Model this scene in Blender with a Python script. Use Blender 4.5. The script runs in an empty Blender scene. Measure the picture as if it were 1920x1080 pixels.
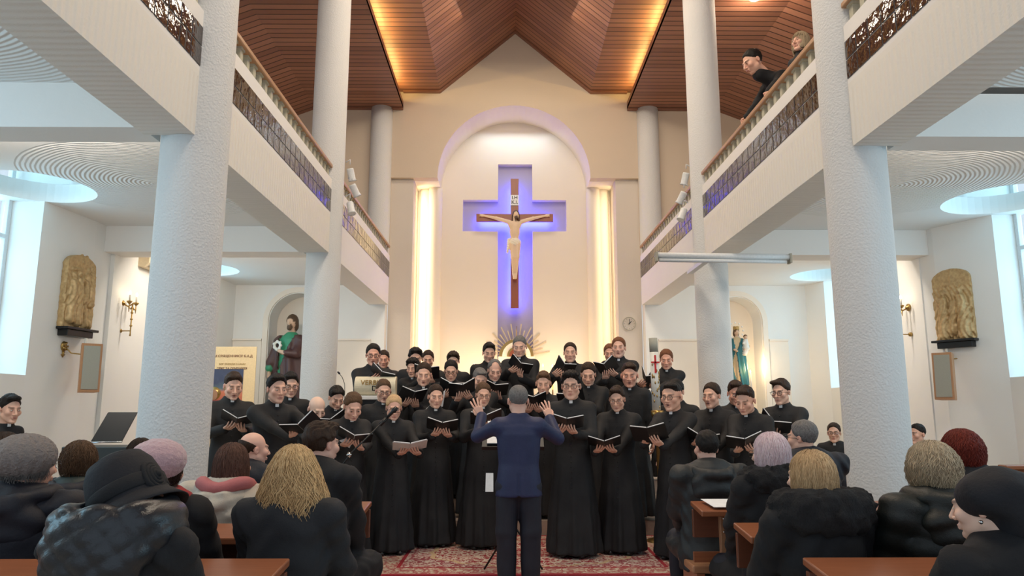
import bpy, math, random
import numpy as np
from mathutils import Vector, Matrix, Euler
random.seed(7)
SC=bpy.context.scene; COL=SC.collection
PI=math.pi
# ------------------------------------------------------------------ camera
FPX=1350.0; PITCH=math.atan(225/FPX); YAW=math.atan(12/FPX); EYE=Vector((0,0,1.45))
cam_d=bpy.data.cameras.new('camera'); cam=bpy.data.objects.new('camera',cam_d); COL.objects.link(cam)
cam_d.sensor_width=36; cam_d.lens=36*FPX/1920; cam_d.clip_start=.05; cam_d.clip_end=200
cam.location=EYE; cam.rotation_euler=(PI/2+PITCH,0,-YAW); SC.camera=cam
SC.view_settings.view_transform='Standard'; SC.view_settings.look='None'
SC.view_settings.gamma=1; SC.view_settings.use_curve_mapping=False
SC.view_settings.exposure=0.0
# ------------------------------------------------------------------ world and lights
W=bpy.data.worlds.new('world'); SC.world=W; W.use_nodes=True
bgn=W.node_tree.nodes['Background']; bgn.inputs[0].default_value=(0.74,0.87,1.0,1); bgn.inputs[1].default_value=.92
def area(name,loc,direction,sx,sy,power,color,spread=PI):
    l=bpy.data.lights.new(name,'AREA'); l.shape='RECTANGLE'; l.size=sx; l.size_y=sy; l.energy=power; l.color=color; l.spread=spread
    o=bpy.data.objects.new(name,l); COL.objects.link(o); o.location=loc
    o.rotation_euler=Vector(direction).to_track_quat('-Z','Y').to_euler(); return o
def strip(name,a,b,direction,width,power,color,spread=PI):
    # long thin area lamp running from a to b and shining along direction
    l=bpy.data.lights.new(name,'AREA'); l.shape='RECTANGLE'; a=Vector(a); b=Vector(b)
    l.size=width; l.size_y=(b-a).length; l.energy=power; l.color=color; l.spread=spread
    o=bpy.data.objects.new(name,l); COL.objects.link(o); o.location=(a+b)/2
    z=-Vector(direction).normalized(); y=(b-a).normalized(); x=y.cross(z).normalized(); z=x.cross(y)
    o.rotation_euler=Matrix((x,y,z)).transposed().to_euler(); return o
def point(name,loc,power,color,r=.03):
    l=bpy.data.lights.new(name,'POINT'); l.energy=power; l.color=color; l.shadow_soft_size=r
    o=bpy.data.objects.new(name,l); COL.objects.link(o); o.location=loc; return o
CX=.22
WARM=(1,.74,.42); SKYC=(.36,.76,1.0); NEUT=(1,.86,.68)
# daylight through the aisle windows
area('daylight',(-6.62,8.5,3.9),(1,0,0),1.3,3.9,62,SKYC)
area('daylight',(7.32,9.05,3.9),(-1,0,0),1.3,3.9,62,SKYC)
area('daylight',(-6.62,13.9,3.9),(1,0,0),1.3,3.9,58,SKYC)
area('daylight',(7.32,14.4,3.9),(-1,0,0),1.3,3.9,58,SKYC)
area('daylight',(-6.2,3.6,2.9),(1,.1,0),1.6,2.4,55,SKYC)
area('daylight',(6.7,3.6,2.9),(-1,.1,0),1.6,2.4,55,SKYC)
for s in (-1,1): area('aisle_fill',(CX+s*4.6,2.2,3.95),(0,.5,-1),1.6,.6,30,(1,.93,.84))  # added fill light under the galleries, stands for no real lamp
for s in (-1,1):  # more added fill, tucked out of view behind the cross beams
    area('aisle_fill',(CX+s*4.6,6.55,4.02),(0,.75,-1),1.8,.25,34,(1,.90,.78))
    area('aisle_fill',(CX+s*4.6,11.25,4.02),(0,.9,-1),1.8,.25,58,(1,.88,.74))
# cove lighting along the timber ceiling
for s in (-1,1):
    for y0,y1,pw in ((3.5,8.2,34),(8.6,11.9,26),(12.25,13.55,13),(13.85,15.7,15)):
        strip('cove_light',(CX+s*2.72,y0,8.56),(CX+s*2.72,y1,8.56),(-s*.75,0,.65),.06,pw,(1,.66,.22))
    strip('altar_light',(CX+s*2.33,16.62,.6),(CX+s*2.33,16.62,6.6),(-s*.75,.6,0),.05,34,(1,.80,.48))
    strip('altar_light',(CX+s*2.03,16.98,.6),(CX+s*2.03,16.98,6.4),(-s*.3,.0,0.01),.04,10,(1,.80,.48))
# added warm fill lights high in the nave, no fittings behind them
for y in (3.5,6.5,10.0,13.0):
    area('nave_fill',(CX,y,9.3),(0,.25 if y<8 else .1,-1),2.2,1.2,{3.5:190,6.5:165}.get(y,115),NEUT)
area('apse_daylight',(CX,16.55,8.1),(0,.25,-1),1.8,.7,9,(.66,.84,1))
area('apse_uplight',(CX,16.2,1.9),(0,.5,1),3.0,.5,31,(1,.71,.45))
# blue light strips fixed behind the crucifix
BLUE=(.03,.045,1)
strip('cross_light',(CX-.02,17.10,3.85),(CX-.02,17.10,6.80),(0,1,0),.17,64,BLUE)
strip('cross_light',(CX-.86,17.10,5.93),(CX+.86,17.10,5.93),(0,1,0),.17,34,BLUE)
# ------------------------------------------------------------------ picture measuring helper
_F=Vector((math.sin(YAW)*math.cos(PITCH),math.cos(YAW)*math.cos(PITCH),math.sin(PITCH)))
_R=Vector((math.cos(YAW),-math.sin(YAW),0)); _U=_R.cross(_F)
def P(px,py,Y):
    d=_F+_R*((px-960)/FPX)+_U*((540-py)/FPX)
    return EYE+d*(Y/d.y)
def PX(px,py,X):
    d=_F+_R*((px-960)/FPX)+_U*((540-py)/FPX)
    return EYE+d*(X/d.x)
# ------------------------------------------------------------------ material helpers
class NT:
    def __init__(s,name):
        s.m=bpy.data.materials.new(name); s.m.use_nodes=True; s.t=s.m.node_tree; s.b=s.t.nodes['Principled BSDF']
    def n(s,t,**k):
        o=s.t.nodes.new(t)
        for a,v in k.items(): setattr(o,a,v)
        return o
    def put(s,inp,v):
        if isinstance(v,bpy.types.NodeSocket): s.t.links.new(v,inp)
        elif v is not None: inp.default_value=v
    def math(s,op,a,b=None,c=None):
        o=s.n('ShaderNodeMath',operation=op)
        for i,v in enumerate((a,b,c)):
            if v is not None: s.put(o.inputs[i],v)
        return o.outputs[0]
    def mix(s,f,a,b,bt='MIX'):
        o=s.n('ShaderNodeMix',data_type='RGBA',blend_type=bt)
        s.put(o.inputs[0],f); s.put(o.inputs[6],c4(a) if isinstance(a,tuple) else a); s.put(o.inputs[7],c4(b) if isinstance(b,tuple) else b)
        return o.outputs[2]
    def pos(s): return s.n('ShaderNodeNewGeometry').outputs['Position']
    def obj(s): return s.n('ShaderNodeTexCoord').outputs['Object']
    def xyz(s,v):
        o=s.n('ShaderNodeSeparateXYZ'); s.put(o.inputs[0],v); return o.outputs
    def noise(s,v,scale,detail=3,rough=.5,stretch=None):
        if stretch:
            mp=s.n('ShaderNodeMapping'); mp.inputs['Scale'].default_value=stretch; s.put(mp.inputs[0],v); v=mp.outputs[0]
        o=s.n('ShaderNodeTexNoise'); s.put(o.inputs['Vector'],v); o.inputs['Scale'].default_value=scale; o.inputs['Detail'].default_value=detail; o.inputs['Roughness'].default_value=rough
        return o.outputs[0]
    def vor(s,v,scale,feature='F1',out=0):
        o=s.n('ShaderNodeTexVoronoi',feature=feature); s.put(o.inputs['Vector'],v); o.inputs['Scale'].default_value=scale
        return o.outputs[out]
    def ramp(s,f,stops,interp='LINEAR'):
        o=s.n('ShaderNodeValToRGB'); s.put(o.inputs[0],f); r=o.color_ramp; r.interpolation=interp
        while len(r.elements)<len(stops): r.elements.new(.5)
        for e,(p,c) in zip(r.elements,stops): e.position=p; e.color=c4(c)
        return o.outputs[0]
    def bump(s,h,strength=.5,dist=.01):
        o=s.n('ShaderNodeBump'); s.put(o.inputs['Height'],h); o.inputs['Strength'].default_value=strength; o.inputs['Distance'].default_value=dist
        s.t.links.new(o.outputs[0],s.b.inputs['Normal'])
    def set(s,color=None,rough=None,metal=None,**k):
        if color is not None: s.put(s.b.inputs['Base Color'],c4(color) if isinstance(color,tuple) else color)
        if rough is not None: s.put(s.b.inputs['Roughness'],rough)
        if metal is not None: s.b.inputs['Metallic'].default_value=metal
        for a,v in k.items(): s.put(s.b.inputs[a.replace('_',' ')],v)
        return s
def c4(c): return (c[0],c[1],c[2],1) if len(c)==3 else c
def simple(name,color,rough=.6,metal=0,nscale=40,var=.08,bump=0,**k):
    t=NT(name); p=t.obj(); n=t.noise(p,nscale)
    d=tuple(x*(1-var*2) for x in color); l=tuple(min(1,x*(1+var)) for x in color)
    t.set(t.mix(n,d,l),rough,metal,**k)
    if bump: t.bump(n,bump,.004)
    return t.m
M={}
# plaster
def plaster(name,col,scale=28,strength=.25,dist=.006):
    t=NT(name); p=t.pos(); n=t.noise(p,scale,4,.6); n2=t.noise(p,2.5,3)
    t.set(t.mix(n2,tuple(x*.965 for x in col),col),.85); t.bump(n,strength,dist); return t.m
M['white']=plaster('white_plaster',(.83,.81,.78))
M['aisle']=plaster('aisle_plaster',(.84,.83,.80),60,.15)
M['beige']=plaster('beige_plaster',(.66,.55,.43))
M['pier']=plaster('pier_plaster',(.70,.63,.55))
M['apse']=plaster('apse_plaster',(.86,.78,.68),60,.1)
t=NT('rough_column_plaster'); p=t.pos()
v=t.vor(p,55,'SMOOTH_F1'); n=t.noise(p,75,4,.65); h=t.math('ADD',t.math('MULTIPLY',v,1.0),t.math('MULTIPLY',n,.9))
t.set((.70,.70,.69),.9); t.bump(h,.42,.011); M['column']=t.m
# ribbed render on the gallery beam: upright waves along the nave
t=NT('ribbed_render'); p=t.xyz(t.pos())
w=t.math('SINE',t.math('ADD',t.math('MULTIPLY',p[1],2*PI/.075),t.math('MULTIPLY',t.noise(t.pos(),3),2.5)))
brk=t.math('LESS_THAN',p[2],4.22)
t.set((.80,.77,.71),.85); t.bump(t.math('MULTIPLY',t.math('ADD',w,t.noise(t.pos(),60)),brk),.35,.009); M['ribbed']=t.m
def rings(name,cx,cy,rmax=1.45):
    t=NT(name); p=t.xyz(t.pos()); dx=t.math('SUBTRACT',p[0],cx); dy=t.math('SUBTRACT',p[1],cy)
    r=t.math('SQRT',t.math('ADD',t.math('MULTIPLY',dx,dx),t.math('MULTIPLY',dy,dy)))
    r=t.math('ADD',r,t.math('MULTIPLY',t.noise(t.pos(),2),.05))
    w=t.math('SINE',t.math('MULTIPLY',r,2*PI/.048)); m=t.math('MULTIPLY',t.math('LESS_THAN',r,rmax),t.math('LESS_THAN',p[2],4.1345))
    t.set((.82,.80,.77),.85); t.bump(t.math('MULTIPLY',w,m),.6,.011); return t.m
# timber ceiling: boards run across the nave, joints at fixed distances along it
t=NT('ceiling_boards'); pv=t.pos(); p=t.xyz(pv)
u=t.math('DIVIDE',p[1],.165); fr=t.math('FRACT',u); idx=t.math('FLOOR',u)
wn=t.n('ShaderNodeTexWhiteNoise',noise_dimensions='1D'); t.put(wn.inputs[1],idx)
gr=t.noise(pv,3,5,.65,(1.2,28,1.2)); kn=t.noise(pv,6,2)
f=t.math('ADD',t.math('MULTIPLY',wn.outputs[0],.55),t.math('MULTIPLY',gr,.45))
col=t.ramp(f,((0.1,(.17,.066,.038)),(.5,(.27,.115,.066)),(.9,(.37,.175,.105))))
gap=t.math('LESS_THAN',fr,.15)
col=t.mix(gap,col,(.055,.018,.008))
t.set(col,.45); t.bump(t.math('SUBTRACT',1,gap),.6,.012); M['boards']=t.m
def wood(name,c1,c2,stretch=(2,30,30),rough=.35):
    t=NT(name); p=t.obj(); n=t.noise(p,3,5,.6,stretch); t.set(t.mix(n,c1,c2),rough); t.bump(n,.15,.002); return t.m
M['pew']=wood('pew_wood',(.20,.062,.028),(.36,.13,.058),rough=.28)
M['pewdark']=wood('pew_panel_wood',(.10,.032,.016),(.17,.055,.026),rough=.4)
M['pewedge']=wood('pew_post_wood',(.32,.15,.075),(.45,.23,.12))
M['rail']=wood('handrail_wood',(.36,.19,.09),(.52,.30,.16),(30,2,30))
M['spkwood']=wood('speaker_veneer',(.42,.19,.08),(.55,.28,.13),(20,20,2))
M['cross']=wood('cross_wood',(.22,.055,.022),(.30,.08,.035),(14,14,2))
# glazed tile: dark ceramic, wavy and glossy
t=NT('dark_glazed_tile'); p=t.pos(); n=t.noise(p,9,2); n2=t.noise(p,30,2)
t.set(t.mix(n2,(.018,.010,.008),(.05,.028,.02)),.06); t.b.inputs['IOR'].default_value=1.9
t.bump(t.math('ADD',n,t.math('MULTIPLY',n2,.2)),.35,.03); M['tile']=t.m
M['grout']=simple('tile_grout',(.75,.72,.66),.8)
M['concrete']=simple('baluster_stone',(.50,.47,.36),.8,bump=.3)
# floor
t=NT('floor_tiles'); p=t.xyz(t.pos())
fx=t.math('FRACT',t.math('DIVIDE',p[0],.4)); fy=t.math('FRACT',t.math('DIVIDE',p[1],.4))
g=t.math('MAXIMUM',t.math('LESS_THAN',fx,.02),t.math('LESS_THAN',fy,.02))
n=t.noise(t.pos(),6,5)
t.set(t.mix(g,t.mix(n,(.42,.36,.29),(.56,.50,.42)),(.22,.19,.16)),.3); M['floor']=t.m
M['step']=simple('step_stone',(.36,.28,.23),.5)
# carpet: red field with cream arabesques and a banded border, in the rug's own coordinates
def rug(name,hx,hy,field):
    t=NT(name); pv=t.obj(); p=t.xyz(pv)
    ax=t.math('ABSOLUTE',p[0]); ay=t.math('ABSOLUTE',p[1])
    ex=t.math('SUBTRACT',hx,ax); ey=t.math('SUBTRACT',hy,ay); e=t.math('MINIMUM',ex,ey)
    cb=t.n('ShaderNodeCombineXYZ'); t.put(cb.inputs[0],ax); t.put(cb.inputs[1],ay)
    w=t.n('ShaderNodeVectorMath',operation='ADD'); nz=t.n('ShaderNodeTexNoise'); t.put(nz.inputs['Vector'],cb.outputs[0]); nz.inputs['Scale'].default_value=7
    sc=t.n('ShaderNodeVectorMath',operation='SCALE'); t.put(sc.inputs[0],nz.outputs['Color']); sc.inputs['Scale'].default_value=.16
    t.put(w.inputs[0],cb.outputs[0]); t.put(w.inputs[1],sc.outputs[0]); wv=w.outputs[0]
    v1=t.vor(wv,11,'DISTANCE_TO_EDGE'); v2=t.vor(wv,23,'F1'); nn=t.noise(wv,26,2)
    vine=t.math('LESS_THAN',v1,.07); petal=t.math('LESS_THAN',v2,.3); sp=t.math('GREATER_THAN',nn,.56)
    pat=t.math('MAXIMUM',t.math('MAXIMUM',vine,petal),t.math('MULTIPLY',sp,.85))
    # medallion: nested lobed ellipses
    th=t.math('ARCTAN2',ay,ax); r=t.math('SQRT',t.math('ADD',t.math('POWER',t.math('DIVIDE',ax,hx*.9),2),t.math('POWER',t.math('DIVIDE',ay,hy*.9),2)))
    r=t.math('ADD',r,t.math('MULTIPLY',t.math('SINE',t.math('MULTIPLY',th,16)),.025))
    red,cream,navy,gold=(.30,.012,.022),(.62,.50,.40),(.09,.03,.05),(.55,.38,.22)
    inner=t.mix(pat,red,cream); outer=t.mix(pat,(.56,.45,.38),(.30,.06,.07))
    band=t.math('LESS_THAN',r,.72) if field else t.math('LESS_THAN',r,.5)
    core=t.math('LESS_THAN',r,.25)
    c=t.mix(band,outer,inner); c=t.mix(core,c,t.mix(pat,(.50,.38,.30),red))
    ringm=t.math('LESS_THAN',t.math('ABSOLUTE',t.math('SUBTRACT',r,.73)),.018); c=t.mix(ringm,c,gold)
    bd=t.math('LESS_THAN',e,.30); c=t.mix(bd,c,t.mix(pat,(.55,.45,.34),(.36,.10,.09)))
    l1=t.math('LESS_THAN',t.math('ABSOLUTE',t.math('SUBTRACT',e,.30)),.018); c=t.mix(l1,c,red)
    l2=t.math('LESS_THAN',e,.05); c=t.mix(l2,c,(.34,.02,.035))
    t.set(c,.95); t.bump(t.noise(pv,300,1),.4,.004); return t.m
# people
def attr_mat(name,rough=.6,metal=0,bump=None,sss=0,nscale=40):
    t=NT(name); a=t.n('ShaderNodeAttribute',attribute_name='Col'); p=t.obj(); n=t.noise(p,nscale,2)
    t.set(t.mix(t.math('MULTIPLY',n,.12),a.outputs[0],(0,0,0)),rough,metal)
    if bump: t.bump(n,bump,.003)
    if sss:
        t.b.inputs['Subsurface Weight'].default_value=sss; t.b.inputs['Subsurface Radius'].default_value=(1,.35,.2); t.b.inputs['Subsurface Scale'].default_value=.006
    return t.m
M['skin']=attr_mat('skin',.5,nscale=18)
M['eye']=simple('eye_white',(.75,.72,.68),.2)
M['iris']=simple('eye_iris',(.03,.018,.012),.15)
M['painted']=attr_mat('painted_plaster',.45)
t=NT('gilded_relief'); a=t.noise(t.obj(),26,4); t.set(t.mix(a,(.30,.175,.065),(.74,.52,.26)),.45,.3); t.bump(a,.4,.006); M['gold']=t.m
M['brass']=simple('brass',(.42,.27,.09),.3,.85)
def cloth(name,col,rough=.85,bumpk=.25,scale=9,sheen=.0):
    t=NT(name); p=t.obj(); n=t.noise(p,scale,4,.6); w=t.noise(p,220,1)
    t.set(t.mix(n,tuple(x*.7 for x in col),col),rough); t.bump(t.math('ADD',n,t.math('MULTIPLY',w,.15)),bumpk,.02)
    if sheen: t.b.inputs['Sheen Weight'].default_value=sheen
    return t.m
M['cassock']=cloth('black_wool',(.012,.0115,.013),.75)
M['suit']=cloth('navy_suit_wool',(.016,.024,.085),.6)
M['trousers']=cloth('dark_trousers',(.012,.014,.026),.7)
M['coatblack']=cloth('black_coat_wool',(.008,.0085,.011),.85)
M['coatgrey']=cloth('charcoal_coat_wool',(.014,.016,.021),.8)
M['coatnavy']=cloth('navy_coat',(.007,.009,.018),.7)
M['puffer']=cloth('shiny_black_puffer',(.013,.016,.022),.36,.25,10)
M['puffermatt']=cloth('dark_green_puffer',(.009,.013,.012),.55,.3,10)
M['parka']=cloth('grey_parka',(.018,.021,.023),.6)
M['green']=cloth('dark_green_coat',(.012,.026,.024),.6)
M['cream']=cloth('cream_puffer',(.62,.55,.45),.55,.3)
M['shoe']=simple('black_leather',(.012,.012,.012),.3)
M['collar']=simple('white_collar',(.85,.85,.85),.5)
M['pink']=cloth('pink_mohair',(.62,.40,.43),.95,.5,90,.5)
M['felt']=cloth('black_felt',(.005,.006,.011),.8,.15,60)
M['red']=cloth('red_scarf',(.35,.02,.02),.8)
M['rose']=cloth('rose_scarf',(.55,.17,.17),.8)
M['paper']=simple('paper',(.86,.86,.86),.7)
M['folder']=simple('black_folder_card',(.014,.014,.015),.38)
M['blackmetal']=simple('black_metal',(.012,.012,.013),.35,.3)
M['chrome']=simple('chrome',(.6,.6,.6),.2,1)
M['glasses']=simple('glasses_frame',(.02,.018,.018),.3)
M['whitemetal']=simple('white_painted_metal',(.68,.70,.71),.4)
M['grille']=simple('speaker_grille',(.40,.38,.31),.8,nscale=300,bump=.5)
M['wax']=simple('candle_wax',(.80,.76,.68),.5)
M['redwax']=simple('red_wax',(.60,.02,.02),.5)
def hairmat(name,dark,light):
    t=NT(name); p=t.obj(); a=t.n('ShaderNodeAttribute',attribute_name='Col')
    n=t.noise(p,70,4,.7,(1,1,.22)); f=t.math('MULTIPLY_ADD',n,.6,t.math('MULTIPLY',t.xyz(a.outputs[0])[0],.4))
    t.set(t.mix(f,dark,light),.6,Specular_IOR_Level=.25); t.bump(n,.5,.01); return t.m
HM={k:hairmat('hair_'+k,d,l) for k,(d,l) in dict(
 black=((.003,.0025,.0025),(.022,.016,.013)), brown=((.008,.004,.0025),(.062,.032,.018)), light=((.03,.015,.007),(.17,.09,.045)),
 blond=((.30,.17,.075),(.88,.60,.33)), golden=((.30,.16,.065),(.95,.66,.34)), grey=((.05,.045,.04),(.27,.25,.24)), silver=((.22,.20,.19),(.62,.58,.56)),
 red=((.05,.006,.004),(.26,.035,.018)), ginger=((.08,.025,.01),(.28,.11,.05)), pinkish=((.62,.36,.42),(.95,.84,.82)), ash=((.17,.12,.075),(.74,.58,.38)), brunette=((.03,.012,.008),(.20,.10,.07))).items()}
def emis(name,col,st):
    t=NT(name); t.set(col,.5); t.b.inputs['Emission Color'].default_value=c4(col); t.b.inputs['Emission Strength'].default_value=st; return t.m
M['flame']=emis('flame',(1,.72,.35),12)
M['bulb']=emis('lamp_bulb',(1,.80,.50),25)
M['spotglow']=emis('spot_lens',(1,.93,.82),6)
t=NT('window_glass'); tr=t.n('ShaderNodeBsdfTransparent'); gl=t.n('ShaderNodeBsdfGlossy'); gl.inputs['Roughness'].default_value=.05
mx=t.n('ShaderNodeMixShader'); mx.inputs[0].default_value=.06; t.t.links.new(tr.outputs[0],mx.inputs[1]); t.t.links.new(gl.outputs[0],mx.inputs[2])
t.t.links.new(mx.outputs[0],t.t.nodes['Material Output'].inputs[0]); M['glass']=t.m
# ------------------------------------------------------------------ object helpers
def link(name,me,parent=None,mats=()):
    o=bpy.data.objects.new(name,me); COL.objects.link(o)
    for m in mats: me.materials.append(M[m] if isinstance(m,str) else m)
    if parent is not None: o.parent=parent
    return o
def tag(o,label,cat,group=None,kind=None):
    if label: o['label']=label
    if cat: o['category']=cat
    if group: o['group']=group
    if kind: o['kind']=kind
    return o
def empty(name,loc,rz=0,label=None,cat=None,group=None):
    o=bpy.data.objects.new(name,None); COL.objects.link(o); o.location=loc; o.rotation_euler=(0,0,rz); o.empty_display_size=.1
    return tag(o,label,cat,group)
def copy_tree(o,parent=None):
    c=o.copy(); COL.objects.link(c)
    if parent is not None: c.parent=parent
    for ch in list(o.children): copy_tree(ch,c)
    return c
class MB:
    def __init__(s): s.v=[]; s.f=[]; s.mi=[]; s.cur=0; s.sm=[]
    def add(s,vs,fs,smooth=False):
        b=len(s.v); s.v+= [tuple(v) for v in vs]
        for f in fs: s.f.append(tuple(b+i for i in f)); s.mi.append(s.cur); s.sm.append(smooth)
        return s
    def box(s,x0,x1,y0,y1,z0,z1,mtx=None):
        vs=[Vector((x,y,z)) for z in (z0,z1) for y in (y0,y1) for x in (x0,x1)]
        if mtx is not None: vs=[mtx@v for v in vs]
        return s.add(vs,[(0,2,3,1),(4,5,7,6),(0,1,5,4),(2,6,7,3),(0,4,6,2),(1,3,7,5)])
    def prism(s,poly,z0,z1,axis='z',mtx=None):
        n=len(poly)
        def mk(a,b,h):
            v=Vector((a,b,h)) if axis=='z' else (Vector((a,h,b)) if axis=='y' else Vector((h,a,b)))
            return mtx@v if mtx is not None else v
        vs=[mk(a,b,z0) for a,b in poly]+[mk(a,b,z1) for a,b in poly]
        return s.add(vs,[tuple(range(n))[::-1],tuple(range(n,2*n))]+[(i,(i+1)%n,n+(i+1)%n,n+i) for i in range(n)])
    def tube(s,pts,rad,seg=8,cap=True,smooth=True):
        pts=[Vector(p) for p in pts]; n=len(pts)
        if not hasattr(rad,'__len__'): rad=[rad]*n
        rings=[]; prev=None
        for i,p in enumerate(pts):
            t=(pts[min(i+1,n-1)]-pts[max(i-1,0)])
            if t.length<1e-9: t=Vector((0,0,1))
            t.normalize()
            if prev is None:
                a=Vector((0,0,1)) if abs(t.z)<.9 else Vector((1,0,0)); x=a.cross(t).normalized()
            else:
                x=(prev-t*prev.dot(t)); x=x.normalized() if x.length>1e-6 else Vector((1,0,0))
            prev=x; y=t.cross(x)
            rings.append([p+(x*math.cos(2*PI*k/seg)+y*math.sin(2*PI*k/seg))*rad[i] for k in range(seg)])
        vs=[v for r in rings for v in r]; fs=[]
        for i in range(n-1):
            for k in range(seg):
                fs.append((i*seg+k,i*seg+(k+1)%seg,(i+1)*seg+(k+1)%seg,(i+1)*seg+k))
        if cap: fs.append(tuple(range(seg))[::-1]); fs.append(tuple((n-1)*seg+k for k in range(seg)))
        return s.add(vs,fs,smooth)
    def lathe(s,prof,seg=24,mtx=None,c=(0,0),smooth=True):
        vs=[];fs=[]
        for r,z in prof:
            for k in range(seg):
                v=Vector((c[0]+r*math.cos(2*PI*k/seg),c[1]+r*math.sin(2*PI*k/seg),z)); vs.append(mtx@v if mtx is not None else v)
        for i in range(len(prof)-1):
            for k in range(seg): fs.append((i*seg+k,i*seg+(k+1)%seg,(i+1)*seg+(k+1)%seg,(i+1)*seg+k))
        fs.append(tuple(range(seg))[::-1]); fs.append(tuple((len(prof)-1)*seg+k for k in range(seg)))
        return s.add(vs,fs,smooth)
    def sphere(s,c,r,seg=12,rings=8,mtx=None):
        if not hasattr(r,'__len__'): r=(r,r,r)
        prof=[]; vs=[];fs=[]
        for i in range(rings+1):
            a=PI*i/rings-PI/2
            for k in range(seg):
                v=Vector((c[0]+r[0]*math.cos(a)*math.cos(2*PI*k/seg),c[1]+r[1]*math.cos(a)*math.sin(2*PI*k/seg),c[2]+r[2]*math.sin(a)))
                vs.append(mtx@v if mtx is not None else v)
        for i in range(rings):
            for k in range(seg): fs.append((i*seg+k,i*seg+(k+1)%seg,(i+1)*seg+(k+1)%seg,(i+1)*seg+k))
        return s.add(vs,fs,True)
    def mesh(s,name):
        me=bpy.data.meshes.new(name); me.from_pydata(s.v,[],s.f); me.update()
        me.polygons.foreach_set('material_index',s.mi); me.polygons.foreach_set('use_smooth',s.sm); me.validate(); return me
    def build(s,name,mats,parent=None,bevel=0):
        if not isinstance(mats,(list,tuple)): mats=[mats]
        o=link(name,s.mesh(name),parent,mats)
        if bevel:
            b=o.modifiers.new('bevel','BEVEL'); b.width=bevel; b.segments=2; b.limit_method='ANGLE'
        return o
def text_mesh(body,size,depth=.002,bold=False):
    c=bpy.data.curves.new('lettering','FONT'); c.body=body; c.size=size; c.extrude=depth; c.align_x='CENTER'; c.align_y='CENTER'
    if bold: c.offset=size*.012
    o=bpy.data.objects.new('lettering',c); COL.objects.link(o)
    dg=bpy.context.evaluated_depsgraph_get(); me=bpy.data.meshes.new_from_object(o.evaluated_get(dg)); bpy.data.objects.remove(o); me.materials.clear()
    return me
def txt(name,body,size,loc,rot,mat,parent=None,**k):
    o=link(name,text_mesh(body,size,**k),parent,[mat]); o.location=loc; o.rotation_euler=rot; return o
# ------------------------------------------------------------------ distance field surfaces
def grid(lo,hi,h):
    ax=[np.arange(lo[i],hi[i]+h,h,dtype=np.float32) for i in range(3)]
    X,Y,Z=np.meshgrid(*ax,indexing='ij',sparse=False); return X,Y,Z
EDG=[(0,1),(2,3),(4,5),(6,7),(0,2),(1,3),(4,6),(5,7),(0,4),(1,5),(2,6),(3,7)]
def nets(F,lo,h):
    S=F<0
    n=np.array(F.shape)-1
    cs=np.zeros(n,dtype=np.int8); offs=[(c>>2&1,c>>1&1,c&1) for c in range(8)]
    for o in offs: cs+=S[o[0]:o[0]+n[0],o[1]:o[1]+n[1],o[2]:o[2]+n[2]]
    act=np.argwhere((cs>0)&(cs<8))
    if len(act)==0: return np.zeros((0,3)),np.zeros((0,4),int)
    idx=-np.ones(n,dtype=np.int64); idx[act[:,0],act[:,1],act[:,2]]=np.arange(len(act))
    vals=[F[act[:,0]+o[0],act[:,1]+o[1],act[:,2]+o[2]] for o in offs]
    acc=np.zeros((len(act),3)); cnt=np.zeros(len(act))
    for a,b in EDG:
        va,vb=vals[a],vals[b]; m=(va<0)!=(vb<0); d=va-vb; tt=np.where(m,va/np.where(m,d,1),0)
        pa,pb=np.array(offs[a]),np.array(offs[b])
        acc+=np.where(m[:,None],pa+tt[:,None]*(pb-pa),0); cnt+=m
    V=(act+acc/cnt[:,None])*h+np.array(lo)
    Q=[]
    for ax in range(3):
        b,c=(ax+1)%3,(ax+2)%3
        sl0=[slice(None)]*3; sl1=[slice(None)]*3; sl0[ax]=slice(0,-1); sl1[ax]=slice(1,None)
        for q in (b,c): sl0[q]=slice(1,-1); sl1[q]=slice(1,-1)
        d=S[tuple(sl0)]!=S[tuple(sl1)]; e=np.argwhere(d)
        if len(e)==0: continue
        base=e.copy(); base[:,b]+=1; base[:,c]+=1
        ins=S[base[:,0],base[:,1],base[:,2]]
        def cell(db,dc):
            k=base.copy(); k[:,b]-=db; k[:,c]-=dc; return idx[k[:,0],k[:,1],k[:,2]]
        q=np.stack([cell(1,1),cell(0,1),cell(0,0),cell(1,0)],1)
        q[~ins]=q[~ins][:,::-1]; Q.append(q)
    return V,np.concatenate(Q)
def npmesh(name,V,Q,smooth=True,mi=None,col=None):
    me=bpy.data.meshes.new(name); me.vertices.add(len(V)); me.vertices.foreach_set('co',np.asarray(V,dtype=np.float32).ravel())
    me.loops.add(len(Q)*4); me.loops.foreach_set('vertex_index',Q.astype(np.int32).ravel())
    me.polygons.add(len(Q)); me.polygons.foreach_set('loop_start',np.arange(len(Q),dtype=np.int32)*4)
    try: me.polygons.foreach_set('loop_total',np.full(len(Q),4,dtype=np.int32))
    except Exception: pass
    me.polygons.foreach_set('use_smooth',np.full(len(Q),smooth,dtype=bool))
    if mi is not None: me.polygons.foreach_set('material_index',np.asarray(mi,dtype=np.int32))
    me.update(calc_edges=True)
    if col is not None: setcol(me,col)
    return me
def setcol(me,col):
    a=me.attributes.new('Col','FLOAT_COLOR','POINT'); c=np.ones((len(me.vertices),4),dtype=np.float32); c[:,:3]=col; a.data.foreach_set('color',c.ravel())
def cap(G,a,b,ra,rb=None):
    rb=ra if rb is None else rb
    a=np.array(a,dtype=np.float32); b=np.array(b,dtype=np.float32); d=b-a; L=float(d@d)+1e-9
    px,py,pz=G[0]-a[0],G[1]-a[1],G[2]-a[2]
    t=np.clip((px*d[0]+py*d[1]+pz*d[2])/L,0,1)
    return np.sqrt((px-t*d[0])**2+(py-t*d[1])**2+(pz-t*d[2])**2)-(ra+(rb-ra)*t)
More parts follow.
